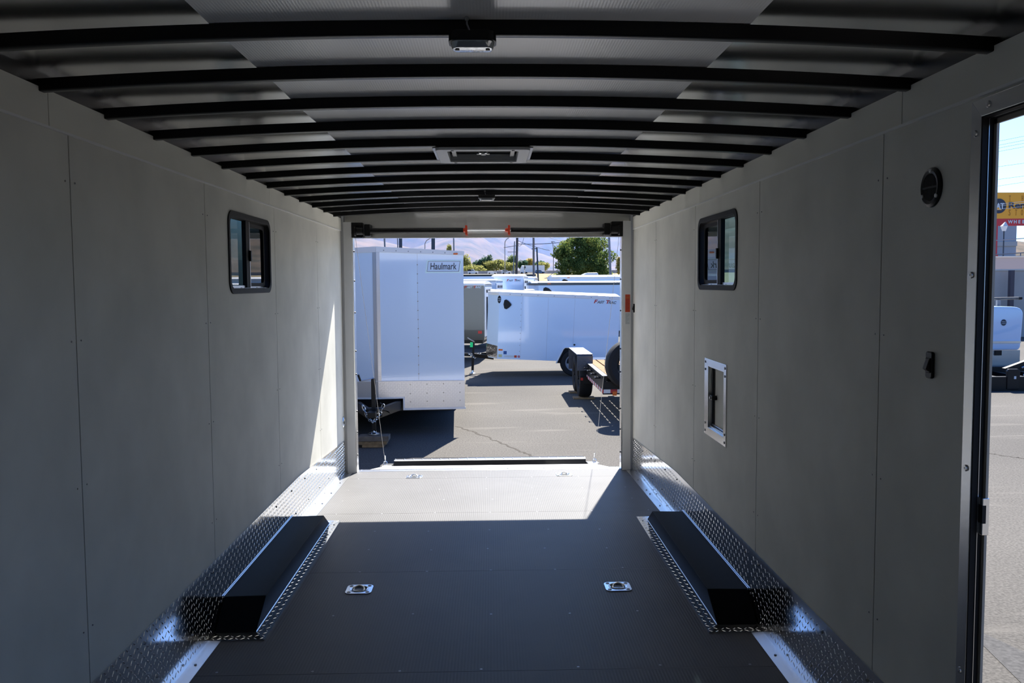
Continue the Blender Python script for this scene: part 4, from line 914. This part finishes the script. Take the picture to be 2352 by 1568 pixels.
# ---- yard seen through the side door
wc = thing('cargo_trailer', 'white round-nosed trailer with dark oval badge beyond the side door', 'trailer', (10.2, 17.0, G))
pr = [(-1.0, .60), (.48, .60), (.52, .66), (.555, 1.28), (.55, 1.35), (.53, 1.40), (.49, 1.44), (.43, 1.465), (.34, 1.478), (.10, 1.484), (-1.0, 1.486)]
MB().panel((0, 0, 0), (1, 0, 0), (0, 0, 1), pr, (0, 4.5, 0)).build('body', M_WHITE, wc, bevel=.10, seg=6, smooth=True)
MB().box(-1.0, .51, -.02, .02, .745, .785).build('belt_trim', M_ALU, wc)
MB().box(-1.0, .50, -.012, .02, .26, .60).build('stone_guard', diamond('diamond_dull', 'XZ', cell=.03, col=(.35, .37, .40), rough=.3), wc)
MB().box(-.02, .105, -.05, -.012, .50, .60).build('battery_box', M_BLACKP, wc, bevel=.004)
bd = MB().panel((.15, -.004, 1.16), (1, 0, 0), (0, 0, 1), [(.056*math.cos(2*PI*i/24), .064*math.sin(2*PI*i/24)) for i in range(24)], (0, -.004, 0)).build('badge', M_NAVY, wc)
text('WELLS', .03, M_STKW, bd, (.105, -.0085, 1.168), (1, 0, 0), (0, 0, 1), width=.09, ext=.0005); text('CARGO', .03, M_STKW, bd, (.105, -.0085, 1.132), (1, 0, 0), (0, 0, 1), width=.09, ext=.0005)
wheel(wc, (.44, 2.4, .31), (1, 0, 0), .31, .2, M_RIM)
gn = thing('equipment_trailer', 'low black equipment trailer lying between the side door and the round-nosed trailer', 'trailer', (10.0, 15.25, G))
q = MB(); q.box(-1.2, 4.0, 0, .10, .0, .26); q.box(-1.2, 4.0, 1.4, 1.5, .05, .30); 
for i in range(10): q.box(-1.1+.5*i, -1.04+.5*i, .05, 1.45, .10, .22)
q.build('frame', M_BLACK, gn, bevel=.005)
MB().panel((-.62, -.02, 0), (1, 0, 0), (0, 0, 1), [(0, .03), (.22, .03), (.24, .36), (.20, .40), (.02, .40), (0, .36)], (0, .06, 0)).build('toolbox', M_BLACKP, gn, bevel=.01)
MB().box(-.50, -.46, -.025, -.02, .22, .27).build('reflector', M_STKW, gn)
q = MB().hexa([(-.35, .5, .28), (-.35, .6, .28), (1.6, .6, .95), (1.6, .5, .95)], [(-.35, .5, .36), (-.35, .6, .36), (1.6, .6, 1.05), (1.6, .5, 1.05)]); q.build('gooseneck', M_BLACK, gn)
MB().tube([(-.05, .48, .37), (1.6, .48, .99)], .018, 6).build('gooseneck_trim', M_ALUB, gn)
mb = MB(); chain((-.28, .05, .29), (.55, .05, .29), .03, 26); mb.build('chain', M_ZINC, gn)
MB().tube([(.02, .02, .36), (.35, .02, .28)], .012, 6).build('winch_bar', M_ALUB, gn)
st(MB().box(16.2, 40, 30, 30.4, G, 1.93).build('wall_yard', M_CONC)); 
q = MB().box(16.2, 40, 29.95, 30.45, 1.925, 1.975); st(q.build('trim_2', M_CONCL))
st(MB().box(16, 60, 33, 33.4, G, 2.50).build('wall_upper', mat('wall_lilac', (.46, .40, .39), .9))); st(MB().box(16, 60, 32.95, 33.45, 2.47, 2.52).build('trim_3', M_CONCL))
wp = P(2314, 640, y=29.9)
tag(MB().box(wp.x-.07, wp.x+.07, 29.6, 29.75, G, 1.93).build('wall_post', mat('rust_post', (.09, .075, .085), .8)), 'dark post standing against the grey concrete yard wall', 'post')
lp = thing('tube_carrier', 'grey tube with a black end cap carried above the round-nosed trailer', 'tube', tuple(P(2310, 686, y=17.6)))
MB().tube([(-1.2, 0, -.015), (.27, 0, .01)], .028, 14).build('tube', mat('tube_grey', (.10, .095, .09), .6, vary=.3, vscale=9), lp, smooth=True)
MB().tube([(.27, 0, .01), (.335, 0, .011)], .031, 14).build('end_cap', M_BLACKP, lp, smooth=True)
MB().box(-.19, -.12, -.03, .03, -.17, -.02).build('bracket', M_GALV, lp)
# billboard with post
bp = P(2290, 502, y=100); bs = thing('billboard', 'yellow and red rental billboard on a red post beyond the side door', 'billboard', tuple(bp))
MB().box(-1.4, 10.0, 0, .4, 0, 3.05).build('yellow_panel', M_YEL, bs); MB().box(-1.4, 10.0, 0, .4, -.83, 0).build('red_panel', M_DKRED, bs)
MB().box(-.05, .20, .1, .35, -9.4, -.83).build('post', M_DKRED, bs); MB().box(-.09, .28, .06, .4, -9.4, -4.2).build('post_base', M_DKRED, bs)
cx = .15
dsc = MB().panel((cx, -.06, 1.47), (1, 0, 0), (0, 0, 1), [(.87*math.cos(2*PI*i/36), .86*math.sin(2*PI*i/36)) for i in range(36)], (0, .05, 0)).build('disc', M_NAVY, bs)
text('CAT', .92, M_STKW, dsc, (cx-.84, -.08, 1.15), (1, 0, 0), (0, 0, 1), width=1.45, bold=.03, ext=.01)
MB().panel((cx, -.08, 1.0), (1, 0, 0), (0, 0, 1), [(-.55, 0), (.35, 0), (-.1, .32)], (0, .02, 0)).build('triangle', M_YEL, dsc)
lt_o = mat('sign_brown', (.42, .17, .01), .5)
def lets(s_, xs_, z, size, m_, nm, **k):
    for ch, x in zip(s_, xs_): text(ch, size, m_, bs, (x, -.03, z), (1, 0, 0), (0, 0, 1), name=nm, ext=.01, **k)
lets('THE', (1.36, 2.85, 4.3), 2.0, 1.0, lt_o, 'letter', width=.17)
lets('STORE', (1.36, 2.15, 2.85, 3.6, 4.3), .36, 1.0, lt_o, 'letter', width=.19)
text('Rental', 1.02, M_NAVY, bs, (1.28, -.04, 1.20), (1, 0, 0), (0, 0, 1), width=3.25, bold=.03, ext=.012)
lets('WHEELER', (1.32, 1.98, 2.52, 3.0, 3.5, 3.98, 4.46), -.55, .52, M_STKW, 'letter', bold=.02)
lt = thing('street_lamp', 'dark lamp post with pointed white lantern in front of the billboard', 'street lamp', tuple(P(2304, 592, y=70)))
MB().tube([(0, 0, -.5), (0, 0, 2.2)], .055, 8).build('pole', M_DPOLE, lt)
MB().hexa([(-.10, -.1, 2.2), (.10, -.1, 2.2), (.1, .1, 2.2), (-.1, .1, 2.2)], [(-.19, -.19, 2.6), (.19, -.19, 2.6), (.19, .19, 2.6), (-.19, .19, 2.6)]).build('lantern', M_CARW, lt)
MB().hexa([(-.22, -.2, 2.6), (.22, -.2, 2.6), (.22, .2, 2.6), (-.22, .2, 2.6)], [(.07, -.02, 2.95), (.13, -.02, 2.95), (.13, .02, 2.95), (.07, .02, 2.95)]).build('cap', M_STKW, lt)
bb = P(2300, 586, y=150); bl = thing('building', 'grey stepped building in the distance beyond the side door', 'building', tuple(bb))
MB().box(-4, 2.6, 0, 8, G-bb.z, 5.9).build('lower_block', M_GREYB, bl); MB().box(-4, 2.6, -.3, 8, 1.6, 2.4).build('ledge', M_TAN, bl); MB().box(-4, 3.2, -.3, 8, -1.0, -.1).build('ledge', M_TAN, bl)
MB().box(-4, 1.2, 1, 7, 5.9, 10.0).build('upper_block', M_GREYB, bl)
q = MB(); hb = P(2286, 580, y=60); q.hexa([(hb.x-3, 60, -1), (hb.x+40, 60, -1), (hb.x+40, 90, -1), (hb.x-3, 90, -1)], [(hb.x-3, 60, 2.9), (hb.x+40, 60, 3.6), (hb.x+40, 90, 3.6), (hb.x-3, 90, 2.9)])
st(q.build('terrain', mat('dry_ground', (.17, .155, .13), .95, vary=.15, vscale=.4)))
q = MB(); 
for i in range(9): q.tube([(hb.x-1+2.2*i, 59, 2.4+.1*i), (hb.x-1+2.2*i, 59, 3.4+.12*i)], .04, 6)
q.tube([(hb.x-2, 59, 3.3), (hb.x+18, 59, 4.5)], .035, 6); tag(q.build('guard_rail', M_GALV), 'thin metal railing on the bank under the billboard', 'railing')
def wire(label, pts, r=.012, sag=.0):
    a, b = Vector(pts[0]), Vector(pts[1]); n = 12
    return tag(MB().tube([a.lerp(b, i/n)-Vector((0, 0, 4*sag*(i/n)*(1-i/n))) for i in range(n+1)], r, 5).build('power_line', M_WIRE), label, 'power line', 'power lines')
def wpx(label, a, b, y, r): wire(label, (P(a[0], a[1], y=y), P(b[0], b[1], y=y)), r)
for i, (ya, yb) in enumerate(((331, 309), (340, 319), (346, 327), (354, 335), (386, 379), (415, 409), (431, 421))):
    wpx('%s power line from the top of the bundle beyond the side door' % ('uppermost', 'second', 'third', 'fourth', 'fifth', 'sixth', 'lowest')[i], (2240, ya+4), (2480, yb-22), 42, .0075)
wpx('dark power line crossing below the billboard', (2230, 556), (2480, 538), 64, .035)
for i, (a, b) in enumerate(((472, 464), (475, 470), (484, 475))):
    o_ = wire('%s pale power line crossing the billboard face' % ('upper', 'middle', 'lower')[i], (P(2230, a+4, y=62), P(2480, b-16, y=62)), .013); o_.data.materials[0] = M_STKW  # white stands for sunlight on these wires, put into their colour

# ---- background: highway, poles, trees, mountains
hwz = 5.95
q = MB(); q.hexa([(-140, 330, -1), (160, 330, -1), (160, 395, -1), (-140, 395, -1)], [(-140, 372, hwz), (160, 372, hwz), (160, 395, hwz), (-140, 395, hwz)])
st(q.build('terrain_verge', mat('dry_grass', (.30, .23, .11), .95, vary=.2, vscale=.5)))
st(MB().box(-140, 160, 390, 391, hwz-.2, hwz+1.6).build('trim_4', mat('barrier', (.34, .34, .34), .9, vary=.1, vscale=.3)))
def car(name, label, cat, px, w, h, prof, glass_prof, m_, base=629.5, y=380, flip=False):
    p = P(px, base, y=y); p.z = hwz if y > 375 else hwz-.05; r = thing(name, label, cat, tuple(p)); s = -1 if flip else 1
    MB().panel((0, -.9, 0), (s, 0, 0), (0, 0, 1), [(a*w, .25+b*(h-.25)) for a, b in prof], (0, 1.8, 0)).build('body', m_, r, bevel=.06)
    if glass_prof: MB().panel((0, -.95, 0), (s, 0, 0), (0, 0, 1), [(a*w, .25+b*(h-.25)) for a, b in glass_prof], (0, 1.9, 0)).build('window', M_DGLASS, r)
    for a in (-.30, .30): MB().cyl((a*w, -.98, .36), (a*w, .98, .36), .38, None, 18).build('wheel', M_TIRE, r)
    return r
SUV = [(-.5, 0), (.5, 0), (.5, .42), (.42, .56), (.20, .60), (.04, 1), (-.40, 1), (-.5, .62)]; SUVG = [(-.42, .60), (.15, .60), (.02, .93), (-.36, .93)]
car('off_road_car', 'white off-road car with a black rear top on the highway at the left', 'car', 1086.5, 4.7, 2.2, [(-.5, .05), (.5, .05), (.5, .55), (.16, .62), (.10, 1), (-.14, 1), (-.14, .6), (-.5, .6)], [(-.12, .66), (.09, .66), (.05, .95), (-.12, .95)], M_CARW)
jp = C.objects['off_road_car']; MB().box(-2.3, -.7, -.85, .85, .9, 2.1).build('rear_top', M_BLACKP, jp)
car('car', 'pale flat car passing on the highway behind the barrier', 'car', 1130.5, 4.2, 1.5, SUV, None, M_CARW, base=625, y=388.5)
car('car', 'white hatchback with dark windows beside the curved street lamp', 'car', 1163, 4.3, 1.75, SUV, SUVG, M_CARW)
car('car', 'dark blue car in front of the white semi trailer', 'car', 1240, 4.3, 1.7, SUV, SUVG, M_CARB, base=630.5, y=377)
sp_ = P(1222, 628, y=386); sp_.z = hwz; se = thing('semi_truck', 'white semi truck with box trailer on the highway', 'truck', tuple(sp_))
MB().box(-3.2, 5.6, -1.2, 1.2, .9, 3.9).build('box_trailer', M_CARW, se); MB().panel((0, -1.1, 0), (1, 0, 0), (0, 0, 1), [(-5.4, .4), (-3.5, .4), (-3.5, 3.7), (-4.6, 3.9), (-5.2, 2.6), (-5.4, 2.4)], (0, 2.2, 0)).build('cab', M_CARW, se, bevel=.08)
MB().box(-3.45, -2.95, -1.25, -1.2, 2.6, 3.5).build('reefer_unit', M_BLACKP, se)
for x in (-4.6, -2.6, 3.8, 4.7): MB().cyl((x, -1.15, .4), (x, 1.15, .4), .5, None, 16).build('wheel', M_TIRE, se)

def pole(name, label, a, b, y, r0, r1, m_, cat='pole', arms=()):
    p, q_ = P(a[0], a[1], y=y), P(b[0], b[1], y=y); d_ = (p-q_); top = p+d_*.35 if not arms or arms == 'up' else p
    base = q_-d_.normalized()*max(0, (q_.z-(-.4)))
    r = thing(name, label, cat, tuple(base)); MB().tube([base, top], [r0, r1], 12).build('shaft', m_, r, world=True, smooth=True)
    if arms and arms != 'up':
        for (x0, y0, x1, y1) in arms: MB().tube([P(x0, y0, y=y), P(x1, y1, y=y)], r1*.55, 6).build('crossarm', m_, r, world=True)
    return r
pole('utility_pole', 'thick leaning brown wood pole left of the large tree', (1188, 546), (1186, 628), 110, .17, .15, M_WPOLE)
pole('metal_pole', 'slim dark steel pole rising right behind the white trailers', (1225.5, 546), (1226, 655), 40, .055, .05, mat('pole_brown', (.13, .115, .115), .6))
pole('utility_pole', 'thin dark wood pole with a short arm above the blue car', (1233, 568), (1235.5, 628), 150, .16, .13, M_DPOLE, arms=((1221, 571.5, 1233, 570.5),))
pole('utility_pole', 'distant pole with two crossarms beside the thick leaning pole', (1182, 554), (1179, 627), 260, .2, .16, M_GALV, arms=((1157, 568.5, 1190, 563.5), (1166, 578.5, 1187, 578.5)))
pole('metal_pole', 'grey pole standing in front of the large tree', (1399, 546), (1402, 632), 70, .11, .09, M_GALV)
pole('metal_pole', 'thick dark blue pole above the roof of the large white trailer, left one', (920, 546), (920, 575), 60, .12, .12, M_DPOLE)
pole('metal_pole', 'thick dark blue pole above the roof of the large white trailer, right one', (995, 546), (995, 575), 60, .13, .13, M_DPOLE)
pole('metal_pole', 'grey pole above the nose of the large white trailer', (883, 546), (884, 570), 60, .06, .06, M_GALV)
pole('metal_pole', 'thin grey pole beside the left dark blue pole', (913, 546), (913.5, 570), 63, .04, .04, M_GALV)
pole('metal_pole', 'thin grey pole near the right corner of the large white trailer roof', (1042, 546), (1042.5, 576), 60, .05, .05, M_GALV)
def lamp(label, pts, y):
    w_ = [P(a, b, y=y) for a, b in pts]; w_[0].z = hwz-.1; r = thing('street_lamp', label, 'street lamp', tuple(w_[0])); MB().tube(w_, .17, 8).build('curved_pole', M_GALV, r, world=True, smooth=True)
    h_ = w_[-1]; MB().box(h_.x-.2, h_.x+1.3, h_.y-.3, h_.y+.3, h_.z-.15, h_.z+.15).build('lamp_head', M_GALV, r, world=True)
lamp('curved street lamp above the white hatchback', [(1160, 627), (1159.5, 560), (1160, 555), (1163, 550), (1170, 545)], 374)
lamp('curved street lamp between the poles and the large tree', [(1271, 628), (1271.5, 575), (1270, 560), (1267, 555)], 374)
lamp('curved street lamp behind the roof of the large white trailer', [(975, 628), (976, 560), (979, 553), (988, 547)], 374)
wire('power line sagging from the wood poles to the tree', (P(1189, 560, y=110), P(1330, 551, y=112)), .05, .2)
wire('faint power line slanting down towards the tree', (P(1190, 553, y=110), P(1262, 575, y=118)), .035, .1)
wire('upper faint power line towards the tree top', (P(1262, 545, y=95), P(1310, 556, y=90)), .03, .1)
wire('curling cable beside the top of the thick leaning pole', (P(1190.5, 563, y=110), P(1204, 543, y=110)), .03, .5)

def tree(name, label, base, blobs, n, size, m_, trunk=None, group=None, cat='tree', ground=None):
    """crown of loose leaf faces filling the given ellipsoids"""
    r = thing(name, label, cat, base, group=group); B = Vector(base); V = []; F = []
    tot = sum(b_[3]*b_[5] for b_ in blobs)
    for (x, y, z, rx, ry, rz_) in blobs:
        k = int(n*rx*rz_/tot)
        for i in range(k):
            d_ = Vector((random.gauss(0, 1), random.gauss(0, 1), random.gauss(0, 1))).normalized()*(random.random()**.36)*random.uniform(.88, 1.07)
            p = Vector((x+d_.x*rx, y+d_.y*ry, z+d_.z*rz_)); s = size*random.uniform(.6, 1.3)
            e = Euler((random.uniform(-1.2, 1.2), random.uniform(-1.2, 1.2), random.uniform(0, 6.28))).to_matrix()
            j = len(V)
            for q_ in ((-1, 0, 0), (0, -.62, .12), (1, 0, 0), (0, .62, .12)): V.append(p+e @ (Vector(q_)*s))
            F.append((j, j+1, j+2, j+3))
    me = bpy.data.meshes.new('crown'); me.from_pydata(V, [], F); me.materials.append(m_); o_ = bpy.data.objects.new('crown', me); C.objects.link(o_); o_.parent = r
    if ground is not None:                       # stand the crown on the land behind the highway
        dz = base[2]-ground; r.location.z = ground; me.transform(Matrix.Translation((0, 0, dz))); trunk += dz
    if trunk: MB().tube([(0, 0, 0), (.1, 0, trunk*.5), (0, 0, trunk)], [trunk*.06, trunk*.045, trunk*.02], 8).build('trunk', M_WPOLE, r)
    return r
L_BIG = leafmat('leaf_big', (.060, .105, .028), (.25, .30, .085), (.46, .37, .08))
L_DK = leafmat('leaf_dark', (.06, .12, .085), (.10, .17, .10)); L_YG = leafmat('leaf_yellow_green', (.27, .30, .10), (.46, .42, .15)); L_MID = leafmat('leaf_mid', (.14, .21, .09), (.26, .31, .12)); L_GOLD = leafmat('leaf_gold', (.40, .34, .10), (.55, .43, .13))
bl = []
for i in range(46):
    a_ = random.uniform(0, 2*PI); t_ = random.random()**.5; zz_ = random.uniform(-1, 1)
    wz = math.sqrt(max(0, 1-(zz_ if zz_ > 0 else zz_*.30)**2)); rr_ = 3.35*wz*t_
    bl.append((rr_*math.cos(a_), rr_*math.sin(a_), 4.0+(zz_*2.75 if zz_ > 0 else zz_*2.2), random.uniform(.65, 1.15), random.uniform(.65, 1.15), random.uniform(.5, .9)))
bl.append((0, 0, 3.9, 2.8, 2.8, 2.2))
tree('tree', 'large bushy green tree with a few yellow leaves at the right', (9.72, 90, G), bl, 27000, .115, L_BIG, 3.4)
def bg(label, px, py0, py1, wpx_, m_, n=500, y=430, size=.42, extra=None, name='tree'):
    t0, b0 = P(px, py0, y=y), P(px, py1, y=y); hh = t0.z-b0.z; k = y/F_PX; rx = wpx_*k/2*1.25
    bl_ = [(0, 0, hh*.55, rx*.85, rx*.85, hh*.45)]
    for i in range(11): bl_.append((random.uniform(-.75, .75)*rx, random.uniform(-.5, .5)*rx, hh*random.uniform(.15, .80), rx*.45, rx*.45, hh*.22))
    tree(name, label, (b0.x, y, b0.z), bl_, int(n*2.6), size, m_, hh*.4, 'distant trees along the highway', ground=(5.4 if y > 390 else G))
bg('round dark green tree beyond the highway', 1117, 585, 626, 27, L_DK, 900)
bg('yellow-green tree at the corner of the large white trailer', 1070, 583, 628, 24, L_YG, 700)
bg('low dark green tree left of the round dark one', 1096, 596, 626, 20, L_DK, 500)
bg('long yellow-green tree mass between the white hatchback and the dark round tree', 1141, 595, 627, 46, L_YG, 1200, y=425)
bg('low yellow-green tree beside the curved street lamp', 1166, 602, 627, 28, L_YG, 600, y=420)
bg('tall mid-green tree behind the leaning pole', 1175, 583, 626, 22, L_MID, 800, y=428)
bg('dark green tree right of the thick leaning pole', 1200, 597, 622, 24, L_DK, 600, y=432)
bg('golden tree between the two poles', 1217, 592, 622, 22, L_GOLD, 600, y=436)
bg('low pale green tree left of the large tree', 1245, 601, 626, 30, L_YG, 700, y=420)
bg('dark far tree just above the low pale green one', 1240, 597, 624, 26, L_DK, 400, y=470)
bg('low yellow bushes at the foot of the trees behind the off-road car', 1085, 607, 629, 44, L_YG, 700, y=415, name='bush')
bg('golden tree peeping out at the right behind the large tree', 1428, 590, 632, 20, L_GOLD, 600, y=200, size=.45)
bg('yellow-green tree top above the roof of the large white trailer', 1031, 558, 600, 9, L_YG, 300, y=430)

# mountains and valley haze
mm = mat('mountain_scrub', (.012, .015, .010), .95, vary=.1, vscale=.022, vcol=(.15, .095, .062), detail=12)
def spur(sil, y0, depth, seed, amp):
    """one mountain spur whose crest runs through the given points at distance y0"""
    pts = [P(a, b, y=y0) for a, b in sil]; rg = random.Random(seed); ph = [rg.uniform(0, 6.28) for _ in range(8)]
    def crest(x):
        for p, q_ in zip(pts, pts[1:]):
            if p.x <= x <= q_.x: return p.z+(q_.z-p.z)*(x-p.x)/(q_.x-p.x)
        return pts[0].z if x < pts[0].x else pts[-1].z
    def f(x, t_):                                        # t_: -1 foot towards us, 0 crest, 1 foot behind
        h_ = max(0, crest(x)+8); k = 1-abs(t_)**1.15
        g = sum(math.sin(x*(.006*1.75**i)+ph[i]+t_*(1.4+i))*amp/(1.45**i) for i in range(6))
        return Vector((x, y0+t_*depth+g*1.5*(1-abs(t_)), -8+h_*max(0, k)+g*min(1, abs(t_)*3)*(1-abs(t_))*h_/160))
    n = 150; x0, x1 = pts[0].x, pts[-1].x
    st(MB().grid(lambda x, t_: f(x, t_), [x0+(x1-x0)*i/n for i in range(n+1)], [-1+.0833*j for j in range(25)]).build('mountain', mm, smooth=True))
spur([(300, 470), (700, 500), (800, 536), (870, 552), (960, 572), (1030, 596), (1080, 612), (1130, 640)], 1500, 500, 3, 16)
spur([(620, 660), (760, 620), (900, 585), (985, 556), (1050, 528), (1085, 530), (1120, 556), (1160, 585), (1200, 606), (1260, 640)], 1950, 560, 5, 17)
spur([(200, 400), (1000, 470), (1130, 500), (1185, 548), (1230, 578), (1290, 596), (1340, 604), (1420, 590), (1500, 560), (1700, 520)], 2350, 500, 8, 18)
spur([(-800, 480), (600, 440), (1200, 470), (1290, 500), (1420, 535), (1480, 520), (1900, 470), (2600, 600)], 2850, 450, 11, 22)
st(MB().box(-1200, 1500, 395, 1700, -3, 5.4).build('terrain_valley', mat('valley', (.33, .30, .18), .95)))
hz = bpy.data.materials.new('haze'); hz.use_nodes = True; nt = hz.node_tree; nt.nodes.clear(); ou = nt.nodes.new('ShaderNodeOutputMaterial'); vo = nt.nodes.new('ShaderNodeVolumeScatter')
vo.inputs['Color'].default_value = (.15, .34, 1.0, 1); vo.inputs['Density'].default_value = 0.00030; vo.inputs['Anisotropy'].default_value = .2; nt.links.new(vo.outputs[0], ou.inputs['Volume'])
st(MB().hexa([(-230, 560, -20), (150, 560, -20), (620, 3200, -20), (-1000, 3200, -20)], [(-230, 560, 120), (150, 560, 120), (620, 3200, 420), (-1000, 3200, 420)]).build('haze', hz))

# added neighbour, made long and tall so the left window stays dark
trailer('dark trailer added alongside to darken the view through the left window', (-3.5, -2.0, G), R(90), 24.0, 2.4, .45, 3.9, body=M_CHAR, nose=0, mark=False, rear=False)
